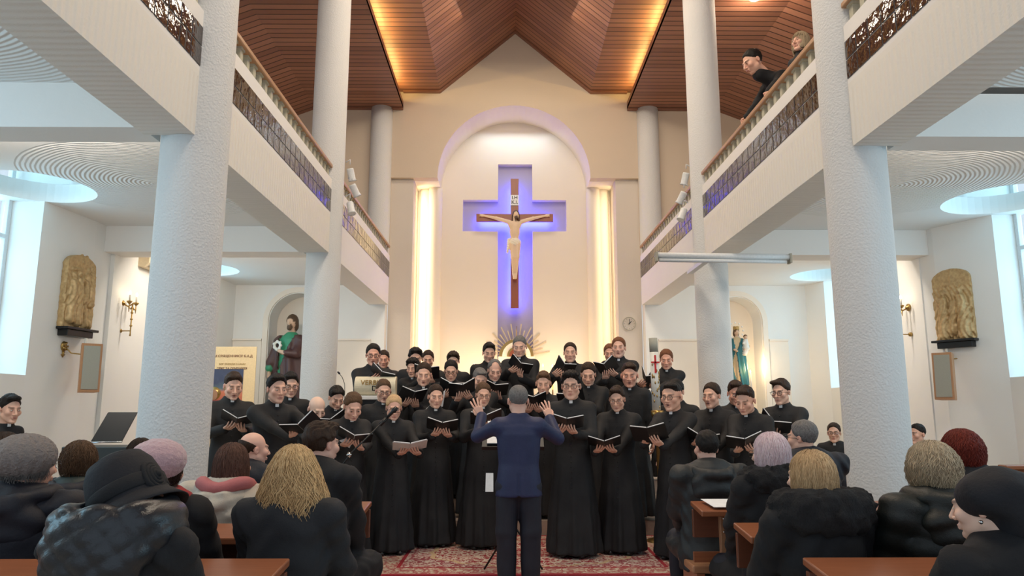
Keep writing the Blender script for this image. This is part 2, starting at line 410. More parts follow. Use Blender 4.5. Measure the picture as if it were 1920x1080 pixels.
def ell(G,c,r):
    x,y,z=(G[0]-c[0])/r[0],(G[1]-c[1])/r[1],(G[2]-c[2])/r[2]
    k=np.sqrt(x*x+y*y+z*z)+1e-6; k1=np.sqrt((x/r[0])**2+(y/r[1])**2+(z/r[2])**2)+1e-6
    return k*(k-1)/k1
def boxd(G,c,h,r=0):
    q=[np.abs(G[i]-c[i])-h[i]+r for i in range(3)]
    o=np.sqrt(sum(np.maximum(k,0)**2 for k in q)); return o+np.minimum(np.maximum(np.maximum(q[0],q[1]),q[2]),0)-r
def U(a,b,k=.02):
    h=np.clip(.5+.5*(b-a)/k,0,1); return b+(a-b)*h-k*h*(1-h)
def SUB(a,b,k=.01): return -U(-a,b,k)
def wob(G,s,ph=0): return (np.sin(G[0]*s+1.3*ph+2*np.sin(G[2]*s*.6+ph))+np.sin(G[1]*s*1.1+ph*2.1+1.7*np.sin(G[0]*s*.7))+np.sin(G[2]*s*.9+ph*.7+1.5*np.sin(G[1]*s*.8)))/3
# ================================================================== the building
def struct(name,mb,mats,**k):
    o=mb.build(name,mats,**k); o['kind']='structure'; return o
struct('floor',MB().box(-7,7.8,-3,18,-.1,0),M['floor'])
for i,(y,z) in enumerate(((8.62,.17),(9.25,.34),(9.75,.51))):
    struct('trim_%d'%(i+1),MB().box(-2.6,3.05,y,17.0,z-.17,z),M['step'])
# altar wall (front skin at Y=16): side pieces, spandrels round the arch, gable
R=1.77; SPR=6.70; AX=.19
def arch_pts(r,n=40,cx=AX,cz=SPR): return [(cx-r*math.cos(PI*i/n),cz+r*math.sin(PI*i/n)) for i in range(n+1)]
m=MB(); ap=arch_pts(R)
gab=lambda x: 9.25 if abs(x-CX)>2.5 else (8.9 if abs(x-CX)>1.77 else 10.45-(abs(x-CX))*.86)
for (xa,za),(xb,zb) in zip(ap[:-1],ap[1:]):      # strips from the arch up to the roof
    m.add([(xa,16,za),(xb,16,zb),(xb,16,10.6),(xa,16,10.6)],[(0,1,2,3)])
m.box(-2.66,AX-R,16,16.25,6.70,10.6); m.box(AX+R,3.08,16,16.25,6.70,10.6)
m.box(-7,-2.66,16,16.25,4.1,10.6); m.box(3.08,7.8,16,16.25,4.1,10.6)
m.box(AX-R,AX+R,16.05,17.4,9.0,9.1)
struct('wall_altar',m,M['beige'])
# arch reveal
m=MB()
for (xa,za),(xb,zb) in zip(ap[:-1],ap[1:]): m.add([(xa,16,za),(xb,16,zb),(xb,17.05,zb),(xa,17.05,za)],[(0,3,2,1)])
m.box(-2.30,AX-R+.0,16.26,17.2,6.70,6.8); m.box(AX+R,2.72,16.26,17.2,6.70,6.8)
struct('trim_4',m,M['apse'])
# piers beside the opening
for i,(a,b) in enumerate(((-2.66,-2.14),(2.55,3.08))):
    struct('trim_%d'%(5+i),MB().box(a,b,16.12,17.2,0,6.695),M['pier'])
# half-round pilasters in the lit returns
for i,(x,y,r) in enumerate(((-1.93,17.02,.17),(-1.70,16.86,.165),(2.34,17.02,.17),(2.11,16.86,.165))):
    struct('trim_%d'%(7+i),MB().lathe([(r,.4),(r,6.45),(r,6.62),(r,6.699)],28,c=(x,y)),M['apse'])
# apse wall with the cross-shaped recess
m=MB(); y0,y1=17.05,17.22
xl,xr,zt=-.19,.65,7.39; hl,hr,hb,ht=-1.05,1.48,5.69,6.48
m.box(-2.3,xl,y0,y1,0,hb); m.box(xr,2.7,y0,y1,0,hb)
m.box(-2.3,hl,y0,y1,hb,ht); m.box(hr,2.7,y0,y1,hb,ht)
m.box(-2.3,xl,y0,y1,ht,zt); m.box(xr,2.7,y0,y1,ht,zt)
m.box(-2.3,2.7,y0,y1,zt,9.1)
struct('wall_apse',m,M['apse'])
struct('trim_11',MB().box(-2.3,2.7,17.221,17.3,0,9.1),plaster('glow_tinted_plaster',(.46,.43,.56)))  # plaster tinted darker and bluer to carry part of the blue glow
# upper side walls of the gallery level
struct('wall_left_upper',MB().box(-7,-6.62,-3,16,5.6,8.5),M['beige'])
struct('wall_right_upper',MB().box(7.25,7.8,-3,16,5.6,8.5),M['beige'])
# roof: raised centre with two pitches, lower soffits, outer slopes
def roof_strip(name,a,b,th=.06,y0=-3,y1=16):
    (xa,za),(xb,zb)=a,b; d=Vector((xb-xa,0,zb-za)).normalized(); n=Vector((-d.z,0,d.x)); n=n if n.z>0 else -n
    poly=[(xa,za),(xb,zb),(xb+n.x*th,zb+n.z*th),(xa+n.x*th,za+n.z*th)]
    return poly
m=MB()
PK=(CX,10.30)
for s in (-1,1):
    F=lambda x: CX+s*x
    for a,b in (((0,10.30),(1.77,8.80)),((1.77,8.80),(3.05,8.80)),((4.67,8.37),(7.4,7.30))):
        m.prism(roof_strip('',(F(a[0]),a[1]),(F(b[0]),b[1])),-3,16.0,'y')
    m.prism([(F(2.63),8.37),(F(4.67),8.37),(F(4.67),8.45),(F(2.63),8.45)],-3,16.0,'y')
    m.prism([(F(2.63),8.372),(F(2.67),8.372),(F(2.67),8.56),(F(2.63),8.56)],-3,16.0,'y')
    m.prism([(F(3.05),8.40),(F(3.09),8.40),(F(3.09),8.86),(F(3.05),8.86)],-3,16.0,'y')
# dark edge boards against the altar wall
for s in (-1,1):
    F=lambda x: CX+s*x
    m.prism([(F(0),10.28),(F(1.77),8.76),(F(1.77),8.82),(F(0),10.36)],15.90,15.995,'y')
    m.prism([(F(1.77),8.76),(F(2.63),8.76),(F(2.63),8.82),(F(1.77),8.82)],15.90,15.995,'y')
    m.prism([(F(2.63),8.34),(F(4.67),8.34),(F(4.67),8.40),(F(2.63),8.40)],15.90,15.995,'y')
struct('ceiling',m,M['boards'])
# ---- columns
def column(x,y,r,z1,label):
    o=MB().lathe([(r,0),(r,.02)]+[(r,z1*i/10) for i in range(1,11)],40).build('column',M['column']); o.location=(x,y,0)
    tag(o,label,'column','round columns of the nave'); return o
column(-2.70,6.0,.275,8.44,'thick white rough-plastered column at the front left of the nave')
column(3.15,6.2,.262,8.44,'thick white rough-plastered column at the front right of the nave')
column(-2.73,10.6,.255,8.44,'slender white column behind the choir on the left, second along the nave')
column(3.17,10.9,.255,8.44,'slender white column behind the choir on the right, under the screen casing')
column(-2.90,16.0,.25,8.44,'half-embedded white column at the left corner of the altar wall')
column(3.32,16.0,.25,8.44,'half-embedded white column at the right corner of the altar wall')
# ---- gallery beams, balustrades
def baluster_mesh():
    m=MB(); m.box(-.05,.05,-.048,.048,0,.022); m.box(-.038,.038,-.034,.034,.022,.145); m.box(-.05,.05,-.05,.05,.145,.17)
    return m.mesh('baluster')
BAL=baluster_mesh(); BAL.materials.append(M['concrete'])
def parapet(side,y0,y1,ribbed,label):
    xi=-2.60 if side<0 else 3.02; s=side     # inner face, outward direction s
    e=empty('gallery_balustrade',(xi,(y0+y1)/2,3.70),0,label,'balustrade','gallery balustrades above the side aisles')
    L=(y1-y0)/2; a,b=sorted((0,s*.42))
    MB().box(a,b,-L,L,0,.57).build('beam',M['ribbed'] if ribbed else M['white'],e)
    a,b=sorted((0,s*.16))
    m=MB(); m.box(a,b,-L,L,.57,.61); m.box(a,b,-L,L,.97,1.12); m.box(*sorted((s*.003,s*.16)),-L,L,.61,.97)
    m.build('parapet_band',M['white'],e)
    # dark glazed tiles in two rows with pale joints
    n=max(1,round((y1-y0)/.205)); w=(y1-y0)/n; m=MB(); g=.006
    for i in range(n):
        for r in range(2):
            zc=.61+.18*r; t=[random.uniform(-.004,.004) for _ in range(2)]
            ya,yb=-L+i*w+g,-L+(i+1)*w-g
            m.box(*sorted((-s*.006,s*.010)),ya,yb,zc+g,zc+.18-g)
    m.build('tile_band',M['tile'],e,bevel=.003)
    nb=max(2,round((y1-y0)/.19))
    for i in range(nb):
        o=bpy.data.objects.new('baluster',BAL); COL.objects.link(o); o.parent=e; o.location=(s*.07,-L+(i+.5)*(y1-y0)/nb,1.12)
    m=MB(); a,b=sorted((-s*.01,s*.15)); m.box(a,b,-L,L,1.29,1.345); m.build('handrail',M['rail'],e,bevel=.012)
    return e
for s,nm in ((-1,'left'),(1,'right')):
    d=0 if s<0 else .2
    parapet(s,.6,5.75+d,True,'white gallery balustrade over the near %s aisle, nearest the camera'%nm)
    parapet(s,6.25+d,10.36+d*1.4,True,'white gallery balustrade with dark tiles between the two %s columns'%nm)
    parapet(s,10.86+d*1.4,15.8,False,'far %s gallery balustrade ending at the altar wall'%nm)
# ---- aisle ceilings (undersides of the galleries) with round light wells
def slab_hole(m,x0,x1,y0,y1,cx,cy,r,z0,z1,n=48):
    vs=[];fs=[]
    for k in range(n):
        a=2*PI*k/n; c,s_=math.cos(a),math.sin(a)
        t=min((x1-cx)/c if c>1e-6 else 1e9,(x0-cx)/c if c<-1e-6 else 1e9,(y1-cy)/s_ if s_>1e-6 else 1e9,(y0-cy)/s_ if s_<-1e-6 else 1e9)
        t=max(t,r)
        for q,z in ((r,z0),(t,z0),(t,z1),(r,z1)): vs.append((cx+q*c,cy+q*s_,z))
    for k in range(n):
        j=(k+1)%n
        fs+= [(4*k,4*k+1,4*j+1,4*j),(4*k+3,4*j+3,4*j+2,4*k+2),(4*k,4*j,4*j+3,4*k+3)]
    m.add(vs,fs)
    # fill the corners the fan misses
    for X,Y in ((x0,y0),(x1,y0),(x1,y1),(x0,y1)):
        a=math.atan2(Y-cy,X-cx)%(2*PI); k=int(a/(2*PI/n)); j=(k+1)%n
        p=lambda q:(vs[4*q+1][0],vs[4*q+1][1])
        for z in (z0,z1): m.add([(p(k)[0],p(k)[1],z),(X,Y,z),(p(j)[0],p(j)[1],z)],[(0,1,2)])
ZC=4.13
for s,nm in ((-1,'left'),(1,'right')):
    xi=-3.02 if s<0 else 3.44; xo=-6.62 if s<0 else 7.25
    x0,x1=sorted((xi,xo)); bx=(-4.35 if s<0 else 4.85)
    holes=[((-5.80,8.60,.67) if s<0 else (6.50,9.02,.72)),((-5.95,13.9,.69) if s<0 else (6.55,14.4,.70))]
    m=MB(); m.box(x0,x1,-3,5.7,ZC,ZC+.25); struct('ceiling_%s_front'%nm,m,rings('ringed_render',bx,3.7,2.2))
    m=MB(); slab_hole(m,x0,x1,6.0,10.5,*holes[0],ZC,ZC+.25); struct('ceiling_%s_middle'%nm,m,rings('ringed_render',bx+s*-.1,8.45))
    m=MB(); slab_hole(m,x0,x1,10.5,16,*holes[1],ZC,ZC+.25); struct('ceiling_%s_back'%nm,m,M['aisle'])
    # cross beams between column and outer wall
    for i,(ya,yb) in enumerate(((5.68,6.02),(10.5,10.92))):
        struct('trim_%d'%(20+i+(0 if s<0 else 4)),MB().box(x0,x1,ya+(0.15 if s>0 else 0),yb+(0.15 if s>0 else 0),3.74,ZC),M['white'])
    # light well shafts above the holes
    for i,(hx,hy,r) in enumerate(holes):
        m=MB(); n=36
        ang=[(-PI/2,PI/2) if s<0 else (PI/2,3*PI/2)][0]
        vs=[];fs=[]
        for k in range(n+1):
            a=ang[0]+(ang[1]-ang[0])*k/n
            for z in (ZC+.25,5.5): vs.append((hx+r*math.cos(a),hy+r*math.sin(a),z))
        fs=[(2*k,2*k+2,2*k+3,2*k+1) for k in range(n)]
        m.add(vs,fs,True); o=struct('trim_%d'%(30+i+(0 if s<0 else 4)),m,M['aisle'])
        md=o.modifiers.new('thickness','SOLIDIFY'); md.thickness=.03; md.offset=1
        a,b=sorted((hx,xo)); struct('trim_%d'%(40+i+(0 if s<0 else 4)),MB().box(a,b,hy-r-.1,hy-r-.02,ZC+.26,5.5).box(a,b,hy+r+.02,hy+r+.1,ZC+.26,5.5).box(min(a,hx-r),max(b,hx+r),hy-r-.1,hy+r+.1,5.5,5.56),M['aisle'])
# ---- side walls, windows
SILL=1.86
def wallpoly(name,poly,z0=0,z1=ZC,mat='aisle'): return struct(name,MB().prism(poly,z0,z1),M[mat])
m=MB()
for poly in ([(-6.05,7.85),(-6.05,4.6),(-6.62,4.6),(-6.62,7.85)],[(-5.96,10.7),(-5.96,10.25),(-6.06,9.2),(-6.62,9.2),(-6.62,10.7)],
             [(-5.94,13.1),(-5.90,10.7),(-6.62,10.7),(-6.62,13.1)],[(-5.95,16),(-6.0,14.62),(-6.62,14.62),(-6.62,16)]): m.prism(poly,0,ZC)
m.prism([(-6.06,9.2),(-6.06,7.85),(-6.62,7.85),(-6.62,9.2)],0,SILL); m.prism([(-5.98,14.62),(-5.94,13.1),(-6.62,13.1),(-6.62,14.62)],0,SILL)
m.prism([(-6.05,4.6),(-6.05,2.4),(-6.62,2.4),(-6.62,4.6)],0,SILL); m.prism([(-6.05,2.4),(-6.05,-3),(-6.62,-3),(-6.62,2.4)],0,ZC)
struct('wall_left',m,M['aisle'])
m=MB()
for poly in ([(6.75,8.35),(6.45,4.9),(7.25,4.9),(7.25,8.35)],[(6.40,10.85),(6.44,10.55),(6.83,9.76),(7.25,9.76),(7.25,10.85)],
             [(6.62,13.7),(6.38,10.85),(7.25,10.85),(7.25,13.7)],[(6.60,16),(6.80,15.12),(7.25,15.12),(7.25,16)]): m.prism(poly,0,ZC)
m.prism([(6.83,9.76),(6.75,8.35),(7.25,8.35),(7.25,9.76)],0,SILL); m.prism([(6.80,15.12),(6.62,13.7),(7.25,13.7),(7.25,15.12)],0,SILL)
m.prism([(6.45,4.9),(6.45,2.6),(7.25,2.6),(7.25,4.9)],0,SILL); m.prism([(6.45,2.6),(6.45,-3),(7.25,-3),(7.25,2.6)],0,ZC)
struct('wall_right',m,M['aisle'])
def window(n,x,y0,y1,z0=SILL,z1=5.5):
    e=empty('window_%d'%n,(x,(y0+y1)/2,z0)); e['kind']='structure'
    h=z1-z0; L=(y1-y0)/2; m=MB()
    for a,b,c,d in ((-L,-L+.07,0,h),(L-.07,L,0,h),(-.035,.035,0,h),(-L,L,0,.07),(-L,L,h-.07,h)): m.box(-.03,.03,a,b,c,d)
    for z in (.9,1.75,2.45): m.box(-.028,.028,-L,L,z,z+.06)
    m.build('window_frame',M['whitemetal'],e,bevel=.008)
    MB().box(-.004,.004,-L+.04,L-.04,.04,h-.04).build('pane',M['glass'],e)
    MB().box(-.1,.02 if x<0 else .1,-L,L,-.02,.03).build('window_sill',M['whitemetal'],e)
window(1,-6.50,7.85,9.2); window(2,7.16,8.35,9.76); window(3,-6.50,13.1,14.62); window(4,7.16,13.7,15.12)
# ---- back walls of the aisles, arched niches with statues
def niche_wall(name,x0,x1,cx,r,zs,y=15.75,pan=()):
    # front face with an arched opening, panels recessed below the rail at z=3.0
    m=MB(); pts=arch_pts(r,28,cx,zs); yb=y+.25
    m.box(x0,cx-r,y,yb,0,ZC); m.box(cx+r,x1,y,yb,0,ZC)
    for (xa,za),(xb,zb) in zip(pts[:-1],pts[1:]):
        m.add([(xa,y,za),(xb,y,zb),(xb,y,ZC),(xa,y,ZC)],[(0,1,2,3)])
        m.add([(xa,y,za),(xb,y,zb),(xb,yb+.3,zb),(xa,yb+.3,za)],[(0,3,2,1)])
    m.box(cx-r,cx-r+.001,y,yb+.3,0,zs); m.box(cx+r-.001,cx+r,y,yb+.3,0,zs)
    m.box(cx-r,cx+r,y-.0,yb+.3,0,1.05)
    struct(name,m,M['aisle'])
    struct(name+'_niche',MB().box(cx-r-.02,cx+r+.02,yb+.3,yb+.36,0,ZC),M['apse'])
    # raised moulding round the arch
    t=MB(); o2=arch_pts(r+.13,28,cx,zs); o1=arch_pts(r+.02,28,cx,zs)
    for i in range(28):
        a,b,c,d=o1[i],o1[i+1],o2[i+1],o2[i]
        t.add([(a[0],y-.04,a[1]),(b[0],y-.04,b[1]),(c[0],y-.04,c[1]),(d[0],y-.04,d[1]),(d[0],y,d[1]),(c[0],y,c[1]),(a[0],y,a[1]),(b[0],y,b[1])],[(0,1,2,3),(3,2,5,4),(0,6,7,1)])
    t.box(cx-r-.13,cx-r-.02,y-.04,y,.0,zs); t.box(cx+r+.02,cx+r+.13,y-.04,y,.0,zs)
    return struct('trim_%d'%(60 if cx<0 else 61),t,M['apse'])
nl=P(556,650,15.75); niche_wall('wall_left_end',-6.6,-2.66,nl.x,.62,3.55-.22)
nr=P(1383,650,15.75); niche_wall('wall_right_end',3.08,7.25,nr.x,.55,3.55-.22)
# raised dado with a moulded top edge beside the niches
m=MB()
for a,b in ((-5.95,nl.x-.76),(nl.x+.76,-2.95),(nr.x+.69,6.2),(3.35,nr.x-.69)): m.box(a,b,15.72,15.75,0,2.90); m.box(a,b,15.69,15.75,2.90,2.94)
struct('trim_62',m,M['apse'])
# ---- sconces, reliefs, loudspeakers, air conditioner
def candle_bulb(m,c,h=.13): m.tube([(c[0],c[1],c[2]),(c[0],c[1],c[2]+h)],.013,8)
def sconce(x,y,z,s,label):
    # s=+1: wall normal +X
    e=empty('wall_sconce',(x,y,z),0,label,'wall light','twin brass wall lights with candle bulbs')
    mt=Matrix.Rotation(PI/2,4,'Y')
    m=MB(); m.lathe([(.0,-.01),(.06,0),(.055,.02),(.02,.035),(.015,.05)],16,Matrix.Translation((0,0,.05))@Matrix.Rotation(s*PI/2,4,'Y'))
    m.tube([(0,0,.05),(s*.10,0,.0),(s*.16,0,.03),(s*.2,0,.05)],.012,8)
    m.tube([(s*.17,0,.05),(s*.17,0,-.42),(s*.17,0,-.46)],[.012,.009,.014],8)
    for z in (-.1,-.2,-.3): m.sphere((s*.17,0,z),.02)
    m.tube([(s*.17,0,-.38),(0,0,-.38)],.009,6); m.sphere((0.01*s,0,-.38),.035)
    for dy in (-.1,.1):
        m.tube([(s*.17,0,.0),(s*.17,dy*.5,-.05),(s*.17,dy,-.02),(s*.17,dy,.05)],.009,6)
        m.lathe([(.008,-.03),(.035,0),(.04,.02),(.018,.025)],12,Matrix.Translation((s*.17,dy,.05)))
        m.tube([(s*.17,dy,-.02),(s*.17,dy,-.1)],[.012,.004],6)
    m.build('bracket',M['brass'],e)
    for dy in (-.1,.1):
        q=MB(); q.tube([(s*.17,dy,.07),(s*.17,dy,.17)],.013,8); c=q.build('candle_tube',M['wax'],e)
        q=MB(); q.sphere((s*.17,dy,.195),(.016,.016,.032)); q.build('flame_bulb',M['bulb'],c)
    point('sconce_light',(x+s*.22,y,z+.27),22,(1,.66,.32),.04)
a=PX(228,572,-5.93); sconce(a.x,a.y,a.z-.02,1,'lit twin brass wall light beside the left front column')
a=PX(1712,578,6.40); sconce(a.x,a.y+.12,a.z-.02,-1,'lit twin brass wall light beside the right front column')
def arm_sconce(x,y,z,s,label):
    e=empty('candle_sconce',(x,y,z),0,label,'candle holder','unlit single-candle brass sconces under the reliefs')
    m=MB(); m.sphere((s*.02,0,.02),(.025,.06,.07)); 
    for k in range(5):
        a=PI*2*k/5; m.tube([(s*.03,0,.02),(s*.045,.05*math.cos(a),.02+.06*math.sin(a))],[.012,.018],6)
    m.tube([(s*.02,0,-.05),(s*.02,0,-.13)],[.02,.006],8); m.tube([(s*.02,-.04,-.09),(s*.02,0,-.12),(s*.02,.04,-.09)],.007,6)
    m.tube([(s*.03,0,.02),(s*.1,.05,-.07),(s*.2,.10,-.08),(s*.24,.12,-.03)],.009,8)
    m.lathe([(.01,-.04),(.04,-.02),(.045,0),(.015,.005)],12,Matrix.Translation((s*.24,.12,-.02)))
    m.build('bracket',M['brass'],e)
    q=MB(); q.tube([(s*.24,.12,-.02),(s*.24,.12,.14)],.018,10); q.build('candle',M['wax'],e)
a=PX(118,652,-6.0); arm_sconce(a.x-.01,a.y,a.z,1,'unlit brass candle holder under the left wall relief')
a=PX(1816,662,6.66); arm_sconce(a.x,a.y,a.z,-1,'unlit brass candle holder under the right wall relief')
def figure(G,x,z,h,y=0,lean=0,rr=1):
    # a standing draped relief figure
    d=cap(G,(x,y,z),(x+lean*h*.4,y,z+h*.55),h*.13*rr,h*.10*rr)
    d=U(d,cap(G,(x+lean*h*.4,y,z+h*.5),(x+lean*h*.6,y,z+h*.78),h*.11,h*.09),.015)
    d=U(d,ell(G,(x+lean*h*.7,y-.005,z+h*.93),(h*.06,h*.06,h*.075)),.008)
    return d
def relief(kind,pos,rz,w,h,label):
    hstep=.0085; G=grid((-w/2-.03,-.19,-.06),(w/2+.03,.09,h+.04),hstep); X,Y,Z=G
    r=w/2
    slab=boxd(G,(0,.018,h/2-r*.28),(w/2,.042,h/2-r*.28))
    top=np.maximum(np.sqrt((X/1.0)**2+((Z-(h-r*.56))/.56)**2)-r,np.abs(Y-.018)-.042)
    d=np.minimum(slab,top)
    ring=np.maximum(np.abs(np.abs(X)-w/2+.012)-.012,np.abs(Y-.02)-.045); ring=np.maximum(ring,Z-(h-r*.5)); d=np.minimum(d,np.maximum(ring,-Z))
    rng=random.Random(kind)
    if kind==1:
        figs=[(-.18,.12,.62,0.05),(-.04,.10,.68,-.03),(.10,.38,.46,.1),(.22,.36,.52,0),(.16,.06,.36,-.2),(.25,.05,.30,.1)]
        caps=[((-.2,-.05,.5),(-.06,-.06,.55)),((-.04,-.06,.5),(.14,-.06,.42)),((.1,-.06,.62),(.26,-.06,.6)),((.02,-.05,.36),(.26,-.06,.42)),((-.2,-.04,.78),(.1,-.02,.82)),((0,-.03,.9),(-.02,-.03,1.0)),((.1,-.03,.9),(.09,-.03,1.0))]
    else:
        figs=[(-.17,.05,.66,.06),(.16,.05,.68,-.05),(-.03,.12,.50,.12),(.02,.30,.30,0),(.22,.1,.4,0)]
        caps=[((-.2,-.05,.5),(0,-.07,.36)),((.18,-.05,.55),(.04,-.07,.38)),((-.08,-.06,.3),(.14,-.07,.42)),((0,-.03,.62),(0,-.03,.98)),((-.12,-.03,.78),(.14,-.03,.8)),((-.16,-.05,.18),(-.05,-.06,.05)),((.14,-.05,.2),(.06,-.06,.04))]
    k=w/.62
    for x,z,hh,ln in figs: d=U(d,figure(G,x*k,z*h,hh*h,-.02,ln),.012)
    for a,b in caps: d=U(d,cap(G,(a[0]*k,a[1]+.02,a[2]*h),(b[0]*k,b[1]+.02,b[2]*h),.028,.02),.01)
    d=d+.006*np.sin(X*95+6*np.sin(Z*9))*(Y<0)*(Z<h*.75)+.004*wob(G,60,kind)
    V,Q=nets(d,(G[0][0,0,0],G[1][0,0,0],G[2][0,0,0]),hstep)
    e=empty('wall_relief',pos,rz,label,'relief','bronze-gold Stations reliefs on the side walls')
    link('relief_panel',npmesh('relief_panel',V,Q),e,['gold'])
    m=MB(); m.prism([(-w/2-.03,-.13),(w/2+.03,-.13),(w/2+.01,.06),(-w/2-.01,.06)],-.035,0.0); m.prism([(-w/2+.03,-.09),(w/2-.03,-.09),(w/2-.03,.06),(-w/2+.03,.06)],-.12,-.035)
    m.build('relief_ledge',M['blackmetal'],e,bevel=.006)
    return e
a=PX(128,618,-6.0); relief(1,(a.x+.08,a.y+.02,a.z+.02),PI/2-.12,.56,1.02,'arched gilded relief of standing figures on the left aisle wall')
a=PX(1807,642,6.62); relief(2,(a.x-.09,a.y-.0,a.z+.04),-PI/2+.48,.56,1.04,'arched gilded relief of a falling figure on the right aisle wall')
def speaker(pos,rz,label,lean):
    e=empty('loudspeaker',pos,0,label,'loudspeaker','wooden column loudspeakers on the aisle walls'); e.rotation_euler=(lean,0,rz)
    MB().prism([(-.13,-.10),(.13,-.10),(.10,.09),(-.10,.09)],0,.66).build('cabinet',M['spkwood'],e,bevel=.006)
    MB().box(-.10,.10,-.112,-.10,.035,.625).build('grille',M['grille'],e)
    MB().box(-.02,.02,.09,.2,.25,.38).build('bracket',M['blackmetal'],e)
a=P(163,736,9.95); speaker((a.x,a.y,a.z),.72,'wooden loudspeaker on the left wall beside the candle holder',-.06)
a=P(1776,750,10.2); speaker((a.x,a.y,a.z),-.85,'wooden loudspeaker on the right wall beside the candle holder',-.06)
a=PX(268,503,-5.93)
e=empty('air_conditioner',(a.x,a.y+.25,a.z-.02),0,'beige wall-mounted air conditioner behind the left front column','air conditioner')
MB().prism([(0,.02),(.12,0),(.2,.08),(.2,.27),(.15,.3),(0,.3)],-.45,.45,'y').build('housing',simple('aged_beige_plastic',(.76,.63,.42),.5),e,bevel=.012)
m=MB()
for i in range(3): m.box(.10+i*.02,.205,-.4,.4,.03+i*.03,.04+i*.03)
m.build('louvre',M['grille'],e)
# small wall box seen right of the right front column
a=P(1690,505,11.1); 
# ---- spotlights clamped to the columns at gallery height
def spot(p,aim,label):
    e=empty('spotlight',p,0,label,'spotlight','white cylindrical spotlights clamped at the gallery rail')
    q=Vector(aim).to_track_quat('Z','Y').to_matrix().to_4x4()
    MB().lathe([(.0,0),(.05,.0),(.055,.02),(.055,.17),(.062,.18),(.062,.20),(.05,.195)],16,q).build('housing',M['whitemetal'],e)
    MB().lathe([(.048,.188),(.0,.190)],16,q).build('lens',M['spotglow'],e)
    m=MB(); m.tube([(-.07*(1 if p[0]<0 else -1),0,.1),(0,0,.14),(0,0,.07)],.010,6); m.build('arm',M['whitemetal'],e)
for i,(px,py,ax_) in enumerate(((656,322,(.2,.3,-1)),(660,352,(.45,.5,-1)),(656,386,(.25,-.2,-1)))):
    spot(P(px,py-6,10.75),ax_,('upper','middle','lower')[i]+' white spotlight on the left column at gallery height')
for i,(px,py,ax_) in enumerate(((1287,330,(-.2,.3,-1)),(1283,366,(-.45,.5,-1)),(1283,398,(-.4,-.1,-1)))):
    spot(P(px,py-6,11.05),ax_,('upper','middle','lower')[i]+' white spotlight on the right column at gallery height')
# lit ceiling spot over the right gallery
a=P(1415,-6,9.6)
a=EYE+(P(1415,-4,10)-EYE)*((8.30-1.45)/(P(1415,-4,10).z-1.45))
e=empty('ceiling_lamp',a,0,'bright round lamp on the boarded ceiling over the right gallery','ceiling lamp')
MB().lathe([(.0,.07),(.085,.07),(.085,-.02),(.07,-.03),(.07,.0),(.0,.0)],20).build('housing',M['whitemetal'],e)
MB().sphere((0,0,-.02),(.05,.05,.035)).build('bulb',M['bulb'],e)
point('ceiling_lamp_light',(a.x,a.y,a.z-.15),60,(1,.82,.6),.06)
# ---- projection screen casing
e=empty('projection_screen_case',P(1356,484,9.6),math.radians(0),'long white projection screen casing hung in front of the right column','screen casing')
e.rotation_euler=(0,.012,0)
m=MB(); m.tube([(-.90,0,.025),(.90,0,.025)],.042,14); m.box(-.91,.91,.02,.06,-.02,.065); m.build('case',M['whitemetal'],e)
MB().tube([(-.88,-.01,-.042),(.86,-.01,-.042)],.026,12).build('roller',M['whitemetal'],e)
for x in (-.925,.90): MB().box(x,x+.025,-.05,.07,-.06,.07).build('end_cap',M['grille'],e)
MB().box(-.22,-.14,.06,1.10,-.02,.03).build('bracket_arm',M['whitemetal'],e)
# ---- clock on the right pier
c=P(1180,607,16.05)
e=empty('wall_clock',c,0,'small round openwork clock on the right pier of the altar wall','clock')
m=MB(); n=40
m.tube([(.145*math.cos(2*PI*k/n),0,.145*math.sin(2*PI*k/n)) for k in range(n+1)],.011,6,cap=False); m.build('rim',M['grille'],e)
m=MB()
for k in range(12):
    a=2*PI*k/12; m.box(-.006,.006,-.006,.006,.10,.125,Matrix.Rotation(a,4,'Y'))
m.build('hour_mark',M['grille'],e)
m=MB(); m.box(-.007,.007,-.016,-.01,-.01,.10); m.box(-.009,.009,-.02,-.014,-.01,.07,Matrix.Rotation(.7,4,'Y')); m.sphere((0,-.012,0),.014); m.build('clock_hand',M['blackmetal'],e)
m=MB(); m.tube([(0,0,0),(0,.07,0)],.012,6); m.build('mount',M['grille'],e)
# ---- crucifix
cc=P(965,409,16.80)
e=empty('crucifix',(cc.x,16.80,P(965,578,16.8).z),0,'large wooden crucifix with white figure, lit blue from behind, in the apse','crucifix')
H0=P(965,336,16.8).z-e.location.z; hz=cc.z-e.location.z
m=MB(); m.box(-.095,.095,-.04,.04,0,H0); o=m.build('upright',M['cross'],e,bevel=.006)
MB().box(-.92,.92,-.045,.035,hz-.093,hz+.093).build('crossbar',M['cross'],e,bevel=.006)
m=MB()
for z_ in (.6,hz,H0-.3): m.box(-.02,.02,.03,.425,z_-.02,z_+.02)
m.build('wall_fixing',M['grille'],e)
pl=MB().box(-.10,.10,-.06,-.045,hz+.30,hz+.56).build('title_board',M['collar'],e,bevel=.004)
txt('lettering','I.H',.12,(0,-.062,hz+.49),(PI/2,0,0),'blackmetal',pl,bold=True); txt('lettering','K.I.',.12,(0,-.062,hz+.375),(PI/2,0,0),'blackmetal',pl,bold=True)
# the figure
hs=.014; G=grid((-.92,-.30,-1.62),(.92,.02,.22),hs); X,Y,Z=G
